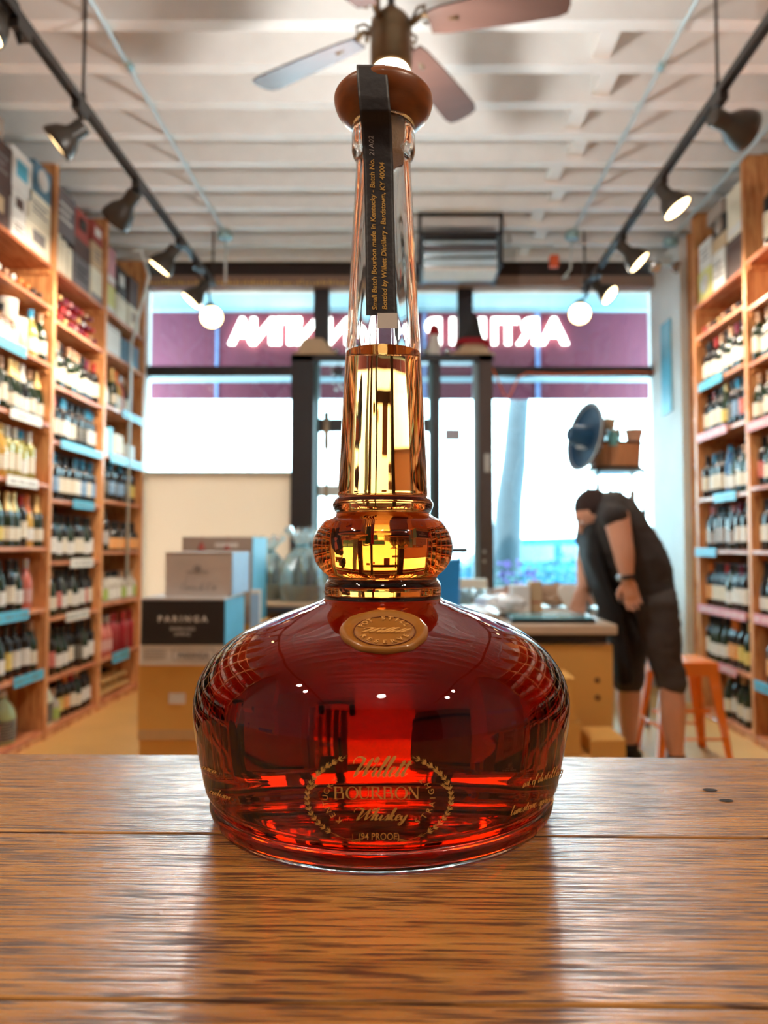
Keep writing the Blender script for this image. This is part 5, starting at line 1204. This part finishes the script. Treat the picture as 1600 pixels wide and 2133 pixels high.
# ------------------------------------------------------------------ the flask
XB, YBt = -.00998, .33
bot = empty('whiskey_flask', (XB, YBt, ZT + .0004), 'long-necked glass flask of amber whiskey with wooden stopper standing on the oak counter', 'bottle')
OUT = [(0, .0035), (.030, .003), (.060, .0015), (.0675, .0), (.0700, .0003), (.0714, .0018), (.0724, .0040), (.0727, .0058), (.0722, .0072), (.0714, .0080), (.0719, .0090), (.0735, .0112), (.07463, .01364), (.07625, .02125), (.07767, .02823), (.0793, .03757), (.07985, .04385), (.07962, .0489), (.0776, .05654), (.07227, .06482), (.06586, .07082), (.05834, .07572), (.04929, .07968), (.04031, .08315), (.03351, .08551), (.02978, .0869), (.0268, .0880), (.02562, .08915), (.02542, .0904), (.02563, .09248), (.02543, .09457), (.0246, .09623), (.0238, .09748), (.0243, .0988), (.02608, .10022), (.02797, .10232), (.02944, .10462), (.03028, .10713), (.03078, .11173), (.03011, .1155), (.02887, .11844), (.02741, .12055), (.02574, .12245), (.0222, .1243), (.02071, .12585), (.02130, .1268), (.02198, .12859), (.02211, .13028), (.02094, .13198), (.01989, .13304), (.01985, .13495), (.01819, .16988), (.01683, .19439), (.01574, .21453), (.01445, .24157), (.01300, .26885), (.01229, .28277), (.0125, .2850), (.01374, .28714), (.01429, .28933), (.01430, .2951), (.01431, .3000), (.0140, .3009)]
def smoothprof(P_, k=4):
    out = []
    n = len(P_)
    for i in range(n - 1):
        p0, p1, p2, p3 = (Vector(P_[max(i - 1, 0)]), Vector(P_[i]), Vector(P_[i + 1]), Vector(P_[min(i + 2, n - 1)]))
        m1 = (p2 - p0) * .5; m2 = (p3 - p1) * .5; L_ = (p2 - p1).length
        if m1.length > L_: m1 *= L_ / m1.length
        if m2.length > L_: m2 *= L_ / m2.length
        for j in range(k):
            t = j / k; h00 = 2 * t ** 3 - 3 * t * t + 1; h10 = t ** 3 - 2 * t * t + t; h01 = -2 * t ** 3 + 3 * t * t; h11 = t ** 3 - t * t
            q = p1 * h00 + m1 * h10 + p2 * h01 + m2 * h11; out.append((max(0, q.x), q.y))
    out.append(tuple(P_[-1])); return out
OUTS = smoothprof(OUT[:]); OUTS[0] = (0, .0035)
# inner wall (whiskey or air touches it)
INN = [(0, .0052), (.03, .0046), (.055, .0032), (.0665, .0021), (.0700, .0030), (.0706, .0055), (.0705, .0080), (.0722, .0145), (.0735, .0213), (.0748, .0283), (.0762, .0376), (.0767, .0438), (.0755, .0486), (.0733, .0553), (.0682, .0625), (.0622, .0676), (.0552, .0721), (.0465, .0758), (.0378, .0790), (.0300, .0818), (.0240, .0845), (.0212, .0875), (.0208, .0905), (.0206, .0945), (.0202, .0975), (.0222, .1012), (.0252, .1050), (.0265, .1085), (.0269, .1118), (.0262, .1152), (.0246, .1185), (.0218, .1215), (.0185, .1245), (.0178, .1290), (.0172, .1325), (.0169, .1350), (.0152, .1699), (.0137, .1944)]
INN2 = [(.0137, .1944), (.0134, .1975)]
AIR = [(.0134, .1975), (.0125, .2145), (.0112, .2416), (.0098, .2688), (.0094, .2828), (.0096, .289), (.0098, .295), (.0100, .3009)]
LEVEL = .1975
def glassmat():
    m, nt, N, L, p = nodes('flask_glass')
    N.remove(p); out = N['Material Output']; g = N.new('ShaderNodeBsdfGlass'); g.inputs['IOR'].default_value = 1.5; g.inputs['Roughness'].default_value = 0; g.inputs[0].default_value = (.985, .99, .985, 1)
    tc = N.new('ShaderNodeTexCoord'); mp = N.new('ShaderNodeMapping'); mp.inputs['Scale'].default_value = (60, 60, 9); L.new(tc.outputs['Object'], mp.inputs[0])
    nz = N.new('ShaderNodeTexNoise'); nz.inputs['Scale'].default_value = 1.0; nz.inputs['Detail'].default_value = 2; L.new(mp.outputs[0], nz.inputs['Vector'])
    b = N.new('ShaderNodeBump'); b.inputs['Strength'].default_value = .25; b.inputs['Distance'].default_value = .0006; L.new(nz.outputs[0], b.inputs['Height']); L.new(b.outputs[0], g.inputs['Normal'])
    L.new(g.outputs[0], out.inputs[0]); return m
def innermat():
    "the wavy inner wall where whiskey meets glass; above the level the free surface meets air"
    m, nt, N, L, p = nodes('whiskey'); N.remove(p); out = N['Material Output']
    g = N.new('ShaderNodeBsdfGlass'); g.inputs['Roughness'].default_value = 0; g.inputs[0].default_value = (1, 1, 1, 1)
    tc = N.new('ShaderNodeTexCoord'); sx = N.new('ShaderNodeSeparateXYZ'); L.new(tc.outputs['Object'], sx.inputs[0])
    gt_ = N.new('ShaderNodeMath'); gt_.operation = 'GREATER_THAN'; gt_.inputs[1].default_value = LEVEL - .0002; L.new(sx.outputs[2], gt_.inputs[0])
    mr = N.new('ShaderNodeMapRange'); mr.inputs[3].default_value = 1.36 / 1.5; mr.inputs[4].default_value = 1.36; L.new(gt_.outputs[0], mr.inputs[0]); L.new(mr.outputs[0], g.inputs['IOR'])
    L.new(g.outputs[0], out.inputs[0])
    v = N.new('ShaderNodeVolumeAbsorption'); v.inputs['Color'].default_value = (1 - .115, 1 - .49, 1 - .985, 1); v.inputs['Density'].default_value = 100; L.new(v.outputs[0], out.inputs['Volume'])
    return m
def wavy(vs, amp):
    from mathutils import noise as nn
    out = []
    for v in vs:
        v = Vector(v); r = math.hypot(v.x, v.y)
        if r < 1e-5: out.append(v); continue
        u = Vector((v.x / r, v.y / r, 0)); k = nn.noise(Vector((u.x * 2.6, u.y * 2.6, v.z * 14 + 3))) + .5 * nn.noise(Vector((u.x * 6, u.y * 6, v.z * 20)))
        f = amp if v.z > .125 else amp * .5
        if abs(v.z - LEVEL) < .001 : f = 0
        out.append(v + u * k * f)
    return out
gm_ = glassmat()
ov, of = lathe_vf(OUTS, 160)
AIRS = smoothprof(AIR, 4)
iv, if_ = lathe_vf(AIRS, 96)
INS = smoothprof(INN + INN2[1:], 4)
# solid outer skin, lip ring, and the air cavity wall of the neck (normals towards the air inside)
n0 = len(ov); rim_o = n0 - 160
ring_i0 = n0 + (len(AIRS) - 1) * 96
VV = list(ov) + wavy(iv, .00035); FF = list(of) + [tuple(i + n0 for i in f[::-1]) for f in if_]
glass = mesh('glass_body', VV, FF, gm_, bot, True)
lv_, lf_ = lathe_vf([(.0100, .3009), (.0120, .3013), (.0140, .3009)], 96); lip = mesh('glass_lip', lv_, [f[::-1] for f in lf_], gm_, bot, True)
wv_, wf_ = lathe_vf(INS + [(.0134, LEVEL), (0.0, LEVEL)], 160)
wl_ = mesh('whiskey', wavy(wv_, .00035), wf_, innermat(), bot, True)
for nm in (glass, wl_):
    for pz in nm.data.polygons: pass
for pz in wl_.data.polygons:
    if abs(pz.center.z - LEVEL) < 1e-4: pz.use_smooth = False
# stopper: turned walnut knob on a tan cork plug
kn = mat('stopper_walnut', (.22, .058, .010), .36, coat=.3, scale=3, vary=.6, stretch=(30, 30, 90))
lathe('stopper_knob', smoothprof([(0, .3012), (.0128, .3012), (.0146, .3016), (.0176, .3036), (.0203, .3064), (.0219, .3098), (.0223, .3126)] + [(.0223 * math.cos(t * math.pi / 16), .3126 + .0082 * math.sin(t * math.pi / 16)) for t in range(1, 9)], 4), kn, bot, 72)
lathe('cork_plug', [(0, .2835), (.0084, .2838), (.0091, .285), (.0093, .3010), (0, .3011)], mat('cork_plug_tan', (.55, .33, .18), .6, bump=.3, bscale=900), bot, 40)
# ---- things printed or stuck on the surface: outlines are laid on the real skin of the flask
PR = OUTS
def rad(z):
    for (r0, z0), (r1, z1) in zip(PR[30:], PR[31:]):
        if z0 <= z <= z1 and z1 > z0: return r0 + (r1 - r0) * (z - z0) / (z1 - z0)
    return .0 if z > .3 else .0735
def skin_pt(px, py):
    b = (1066.5 - py) / F; d = Vector(((px - AXX) / F, cp - b * sp, sp + b * cp)); o = Vector((0, 0, ZC)) - Vector((XB, YBt, ZT + .0004))
    t = .2; st = .002; prev = t
    def g(t_): p = o + d * t_; return math.hypot(p.x, p.y) - rad(p.z)
    while t < .36 and g(t) > 0: prev = t; t += st
    if t >= .36: return o + d * .3, Vector((0, -1, 0))
    a_, b_ = prev, t
    for _ in range(24):
        m_ = (a_ + b_) / 2
        if g(m_) > 0: a_ = m_
        else: b_ = m_
    p = o + d * a_; z = p.z; dr = (rad(z + .0006) - rad(z - .0006)) / .0012
    nrm = Vector((p.x, p.y, 0)).normalized() + Vector((0, 0, -dr)); return p, nrm.normalized()
def on_skin(px, py, h=.00012): p, n_ = skin_pt(px, py); return p + n_ * h
gold = mat('gold_print', (.60, .33, .08), .4, metal=.25, vary=.25, scale=300)
def decal(name, vf, fx_, m=gold, h=.00012):
    vs, fs = vf; return mesh(name, [on_skin(*fx_(u, v), h) for u, v in vs], fs, m, bot)
S_, wdt = script_word('Willett'); vf = ribbon_vf(S_, .30, .55)
k_ = 118 / wdt
decal('printed_script', vf, lambda u, v: (786 + (u + .0) * k_, 1617 - v * 19.5 - .0 * u))
def serif_text(s, size, w=.05):
    vs, fs = text_vf(s, sub=1)
    return vs, fs
def text_decal(s, x, y, size, wd=1.0, m=gold, bold=0, name='printed_word', rot=0, shear=0):
    vf = text_vf(s, sub=1, bold=bold, shear=shear); c_, s__ = math.cos(rot), math.sin(rot)
    return decal(name, vf, lambda u, v: (x + (u * c_ - v * s__) * size * wd, y - (u * s__ + v * c_) * size), m)
def serif_letters(word, x, y, size, spacing=1.0):
    "tall roman capitals with thin hairlines and slab feet"
    st = {'B': ([(.0, 0, .0, 1, .12), (.0, 1, .42, .97, .05), (.42, .97, .42, .54, .12), (.42, .54, .0, .52, .05), (.0, .52, .5, .5, .05), (.5, .5, .5, .03, .13), (.5, .03, 0, 0, .05)], .68),
          'U': ([(.0, 1, .0, .3, .12), (.0, .3, .12, .05, .10), (.12, .05, .3, 0, .06), (.3, 0, .46, .08, .05), (.46, .08, .54, .3, .05), (.54, .3, .54, 1, .05)], .76),
          'R': ([(.0, 0, .0, 1, .12), (.0, 1, .38, .97, .05), (.38, .97, .40, .54, .12), (.40, .54, .0, .5, .05), (.22, .5, .62, 0, .12)], .74),
          'N': ([(.0, 0, .0, 1, .05), (.0, 1, .56, .0, .13), (.56, .0, .56, 1, .05)], .78)}
    fe = {'B': [(-.0, 0), (-.0, 1)], 'U': [(0, 1), (.54, 1)], 'R': [(0, 0), (0, 1), (.62, 0)], 'N': [(0, 0), (0, 1), (.56, 1)]}
    vs, fs = [], []; cx = 0
    def seg(x0, y0, x1, y1, w_):
        d = Vector((x1 - x0, y1 - y0)).normalized(); nn_ = Vector((-d.y, d.x)) * w_ / 2; b = len(vs); q = 4
        for i in range(q + 1):
            c_ = Vector((x0, y0)).lerp(Vector((x1, y1)), i / q); vs.append((c_.x + nn_.x, c_.y + nn_.y)); vs.append((c_.x - nn_.x, c_.y - nn_.y))
        for i in range(q): fs.append((b + 2 * i, b + 2 * i + 1, b + 2 * i + 3, b + 2 * i + 2))
    for ch in word:
        if ch == 'O':
            b = len(vs)
            for i in range(32):
                t = 2 * math.pi * i / 32; w_ = .03 + .045 * abs(math.cos(t))
                for sg in (-1, 1): vs.append((cx + .36 + (.36 + sg * w_) * math.cos(t), .5 + (.52 + sg * .025) * math.sin(t)))
            for i in range(32): j = (i + 1) % 32; fs.append((b + 2 * i, b + 2 * i + 1, b + 2 * j + 1, b + 2 * j))
            cx += .90 * spacing; continue
        for (x0, y0, x1, y1, w_) in st[ch][0]: seg(cx + x0, y0, cx + x1, y1, w_)
        for (fx2, fy) in fe[ch]: seg(cx + fx2 - .12, fy, cx + fx2 + .12, fy, .045)
        cx += (st[ch][1] + .06) * spacing
    tot = cx; return [((u - tot / 2) * size + x, y - v * size) for u, v in vs], fs, tot
vs, fs, tot = serif_letters('BOURBON', 0, 0, 1)
kx = 180 / tot
mesh('printed_capitals', [on_skin(789 + u * kx, 1664 + v * 25) for u, v in vs], fs, gold, bot)
S_, wdt = script_word('Whiskey'); vf = ribbon_vf(S_, .26, .35); k2 = 110 / wdt
decal('printed_script', vf, lambda u, v: (789 + u * k2, 1708 - v * 12))
text_decal('(94 PROOF)', 789.5, 1749, 21, .80, bold=.004)
def arc_text(s, cx, cy, rx, ry, a0, a1, size, m=gold, fn=None, inward=False, name='printed_word', wd=1.0, bold=0):
    VS, FS = [], []; n = len(s)
    for i, ch in enumerate(s):
        if ch == ' ': continue
        a = a0 + (a1 - a0) * (i + .5) / n; vs, fs = text_vf(ch, sub=1, bold=bold); b = len(VS)
        px = cx + rx * math.cos(a); py = cy - ry * math.sin(a); rot = a - math.pi / 2 if not inward else a + math.pi / 2
        c_, s__ = math.cos(rot), math.sin(rot)
        for u, v in vs:
            u *= size * wd; v *= size; v -= size * .35; VS.append((px + (u * c_ - v * s__), py - (u * s__ + v * c_)))
        FS += [tuple(k + b for k in f) for f in fs]
    return mesh(name, [(fn or on_skin)(x, y) for x, y in VS], FS, m, bot if fn is None else None) if fn is None else (VS, FS)
arc_text('KENTUCKY', 789, 1664, 112, 66, R(228), R(138), 17)
arc_text('STRAIGHT', 789, 1664, 112, 66, R(-50), R(42), 17, inward=True)
# two curved wheat sprays
VS, FS = [], []
def grain(x, y, ang, L_=6.5, w_=1.8):
    d = (math.cos(ang), -math.sin(ang)); nrm = (-d[1], d[0]); b = len(VS)
    for t, ww in ((0, 0), (.35, 1), (.7, .7), (1, 0)):
        for s in (-1, 1): VS.append((x + d[0] * L_ * t + nrm[0] * w_ * ww * s * .5, y + d[1] * L_ * t + nrm[1] * w_ * ww * s * .5))
    for i in range(3): FS.append((b + 2 * i, b + 2 * i + 1, b + 2 * i + 3, b + 2 * i + 2))
def line(pts, w_=.9):
    for (x0, y0), (x1, y1) in zip(pts, pts[1:]):
        L_ = math.hypot(x1 - x0, y1 - y0) or 1; nx, ny = -(y1 - y0) / L_ * w_ / 2, (x1 - x0) / L_ * w_ / 2; b = len(VS)
        VS.extend([(x0 + nx, y0 + ny), (x0 - nx, y0 - ny), (x1 - nx, y1 - ny), (x1 + nx, y1 + ny)]); FS.append((b, b + 1, b + 2, b + 3))
for s in (-1, 1):
    path = []
    for i in range(41):
        t = i / 40; a = R(247 - 129 * t) if s < 0 else R(-67 + 129 * t)
        rx = 150 - 14 * t * 0; path.append((790 + 150 * math.cos(a) * (1 if t < .85 else 1), 1662 - 96 * math.sin(a)))
    path = [(x, y) for x, y in path if y > 1571]
    line(path, .5)
    n = len(path)
    for i in range(1, n - 1):
        dx, dy_ = path[i + 1][0] - path[i - 1][0], path[i + 1][1] - path[i - 1][1]; ang = math.atan2(-dy_, dx)
        for sg in (-1, 1):
            if i > 5 and i % 2 == 0:
                for o_ in (.42, .8): grain(path[i][0], path[i][1], ang + sg * o_, 12 if o_ < .5 else 10, 2.6)
            if i % 3 == 0: grain(path[i][0] + rng.uniform(-2, 2), path[i][1], ang + sg * .2, 14, .7)
    # side ears branching towards the middle
    for i0, L2 in ((n - 9, 34), (n - 13, 30), (n - 18, 24)):
        x, y = path[i0]; ang = R(48) if s < 0 else R(132)
        if i0 == n - 9: ang = R(36) if s < 0 else R(144)
        q = [(x + math.cos(ang) * L2 * t / 6, y - math.sin(ang) * L2 * t / 6 * (1 - .04 * t)) for t in range(7)]; line(q, .7)
        for (gx, gy) in q[2:]:
            for sg in (-1, 1): grain(gx, gy, ang + sg * .5, 6, 2.0)
    x, y = path[0]
    for k in range(5): line([(x, y), (x - s * (10 + 5 * k) * -1 * -1, y + 6 - 3 * k)], .8)
mesh('wheat_wreath', [on_skin(x, y) for x, y in VS], FS, gold, bot)
VS, FS = [], []
line([(735, 1737), (735, 1754)], .8); mesh('printed_frame', [on_skin(x, y) for x, y in VS], FS, gold, bot)
# script going round the flanks
def side_text(word, x0, y0, dx, dy_, k, sx=1.0, m=gold):
    S_, wdt = script_word(word); vf = ribbon_vf(S_, .22, .35)
    def f(u, v):
        t = (u / wdt + .5); return x0 + dx * t + 0, y0 + dy_ * t - v * k
    vs, fs = vf; mesh('flank_script', [on_skin(*f(u, v), .0002) for u, v in vs], fs, m, bot)
side_text('art of distilling', 1088, 1641, 84, -30, 9)
side_text('limestone spring', 1062, 1699, 92, -32, 9)
side_text('area.', 421, 1601, 32, 12, 7)
side_text('Madison', 437, 1652, 42, 14, 7)
# ---- wax seal on the shoulder
seal_m = mat('gold_brown_wax', (.31, .115, .018), .33, coat=.5, scale=90, vary=.18)
SX, SY, SA, SB = 801.0, 1319.5, 92.0, 43.0
def seal_pt(u, v, h): return on_skin(SX + u * SA, SY - v * SB, h)
rs = [0, .2, .4, .56, .66, .695, .72, .76, .82, .88, .94, .98, 1.0, 1.0]
hs = [.0011, .0011, .0011, .0011, .0011, .0007, .0007, .0012, .0018, .0021, .0019, .0013, .0006, -.0003]
from mathutils import noise as nzz
vs, fs = [], []; SG = 72
for k, (r_, h_) in enumerate(zip(rs, hs)):
    for i in range(SG):
        a = 2 * math.pi * i / SG; wob = 1 + (.045 * nzz.noise(Vector((math.cos(a) * 2.2, math.sin(a) * 2.2, 4.1))) + .02 * nzz.noise(Vector((math.cos(a) * 6, math.sin(a) * 6, 1)))) * max(0, (r_ - .7) / .3) * 1.3
        vs.append(seal_pt(r_ * wob * math.cos(a), r_ * wob * math.sin(a), h_ + (.0003 * nzz.noise(Vector((math.cos(a) * 3, math.sin(a) * 3, r_ * 5))) if r_ > .74 else 0)))
for k in range(len(rs) - 1):
    for i in range(SG): j = (i + 1) % SG; fs.append((k * SG + i, (k + 1) * SG + i, (k + 1) * SG + j, k * SG + j))
seal = mesh('wax_seal', vs, [f[::-1] for f in fs], seal_m, bot, True)
def emb(name, VS, FS, h1=.0017, h0=.0009, m=None):
    "raised lettering with sides"
    n = len(VS); P_ = [seal_pt(x, y, h1) for x, y in VS] + [seal_pt(x, y, h0) for x, y in VS]
    from collections import Counter
    cnt = Counter(); 
    for f in FS:
        for a, b in zip(f, f[1:] + f[:1]): cnt[(min(a, b), max(a, b))] += 1
    sides = []
    for f in FS:
        for a, b in zip(f, f[1:] + f[:1]):
            if cnt[(min(a, b), max(a, b))] == 1: sides.append((a, b, b + n, a + n))
    return mesh(name, P_, [tuple(f) for f in FS] + sides, m or emb_m, seal)
emb_m = mat('raised_wax', (.62, .30, .08), .3, coat=.5)
S_, wdt = script_word('Willett'); vf = ribbon_vf(S_, .42, .75); ks = 1.02 / wdt
emb('raised_script', [(u * ks - .07, v * .105 - .12) for u, v in vf[0]], [tuple(f) for f in vf[1]])
def seal_arc(word, a0, a1, size, inward):
    VS_, FS_ = [], []
    for i, ch in enumerate(word):
        if ch == ' ': continue
        a = a0 + (a1 - a0) * (i + .5) / len(word); vs, fs = text_vf(ch, bold=.02); b = len(VS_); rot = a - math.pi / 2 if not inward else a + math.pi / 2
        for u, v in vs:
            u *= size; v = (v - .35) * size; VS_.append((.55 * math.cos(a) + u * math.cos(rot) - v * math.sin(rot), .57 * math.sin(a) + u * math.sin(rot) + v * math.cos(rot)))
        FS_ += [tuple(k + b for k in f) for f in fs]
    emb('raised_letters', VS_, FS_)
seal_arc('POT STILL', R(168), R(18), .20, False); seal_arc('RESERVE', R(202), R(340), .20, True)
VS_, FS_ = [], []
for i in range(64):
    a = 2 * math.pi * i / 64
    for rr in (.685, .70): VS_.append((rr * math.cos(a), rr * math.sin(a)))
for i in range(64): j = (i + 1) % 64; FS_.append((2 * i, 2 * j, 2 * j + 1, 2 * i + 1))
emb('seal_groove', VS_, FS_, .00115, .0008, mat('seal_groove_dark', (.14, .03, .01), .5))
# ---- paper strip over the stopper
SL = [  # image row, left and right edges on the camera's line of sight, distance of the strip there
 (134.5, 743.0, 802.0, YBt - .0185), (139, 742.6, 804, YBt - .0212), (147, 742.6, 805.5, YBt - .0219), (165, 743.5, 808.5, YBt - .0226), (203, 746.5, 811.5, YBt - .0230),
 (230, 749.5, 814, YBt - .0222), (262, 752.5, 816.0, YBt - .0185), (300, 755, 817.5, YBt - .0160), (345, 757.5, 819.5, YBt - .0149), (409, 759.5, 820.5, YBt - .0144), (533, 761.5, 823.5, YBt - .0153), (620, 762.3, 825.3, YBt - .0162), (657, 762.8, 826, YBt - .0166)]
def strip_row(py):
    for a, b in zip(SL, SL[1:]):
        if a[0] <= py <= b[0]:
            t = (py - a[0]) / (b[0] - a[0]); return [a[i] + (b[i] - a[i]) * t for i in range(4)]
    return list(SL[-1] if py > SL[-1][0] else SL[0])
bo = Vector((XB, YBt, ZT + .0004))
def strip_pt(px, py, h=0):
    _, l, r, Y_ = strip_row(py); t = (px - (l + r) / 2) / (r - l) * 2
    return at(px, py, Y_ + .0006 * t * t * (1 if py > 300 else .4) - h) - bo
vs, fs = [], []; nx = 10; rows = []
y = 134.5
while y < 657: rows.append(y); y += 4 if y < 240 else 9
rows.append(657)
# the strip first lies flat over the top of the knob from behind
for d_ in (.020, .012, .004):
    for i in range(nx + 1):
        px = 743 + 59 * i / nx; p = strip_pt(px, 134.5); vs.append(Vector((p.x, p.y + d_, .3184 if d_ < .021 else .3180)))
for py in rows:
    _, l, r, Y_ = strip_row(py)
    for i in range(nx + 1): vs.append(strip_pt(l + (r - l) * i / nx, py))
for k in range(len(vs) // (nx + 1) - 1):
    for i in range(nx): fs.append((k * (nx + 1) + i, (k + 1) * (nx + 1) + i, (k + 1) * (nx + 1) + i + 1, k * (nx + 1) + i + 1))
strip = mesh('paper_strip', vs, fs, mat('black_strip_paper', (.022, .016, .016), .5, bump=.05, bscale=350, vary=.3, scale=80), bot, True)
md = strip.modifiers.new('t', 'SOLIDIFY'); md.thickness = .00012; md.offset = -1
silver = mat('faint_silver_ink', (.42, .36, .34), .4)
def strip_text(s, xb, y0, y1, size, m, bold=.01, name='strip_lettering', shear=.12):
    vs, fs = text_vf(s, align='LEFT', bold=bold, sub=0, shear=shear); mx_ = max(v[0] for v in vs); k = (y0 - y1) / mx_
    P_ = []
    for u, v in vs:
        py = y0 - u * k; _, l, r, Y_ = strip_row(py); off = (l + r) / 2 - 794.4
        P_.append(strip_pt(xb + off - v * size, py, .00022))
    return mesh(name, P_, fs, m, strip)
strip_text('Small Batch Bourbon made in Kentucky - Batch No.', 785.5, 646, 331, 14.5, gold, .018)
strip_text('21A02', 786.5, 325, 283, 14, silver, .0)
strip_text('Bottled by Willett Distillery - Bardstown, KY 40004', 806.5, 645, 338, 14.5, gold, .018)
tp = []; tf = []
for k, py in enumerate((652, 668, 684)):
    for i in range(5): tp.append(at(786 + 42 * i / 4, py, YBt - .0167 - .0004 * k) - bo)
for k in range(2):
    for i in range(4): tf.append((k * 5 + i, (k + 1) * 5 + i, (k + 1) * 5 + i + 1, k * 5 + i + 1))
mesh('strip_end', tp, tf, mat('frosted_tape', (.50, .42, .36), .5), bot)
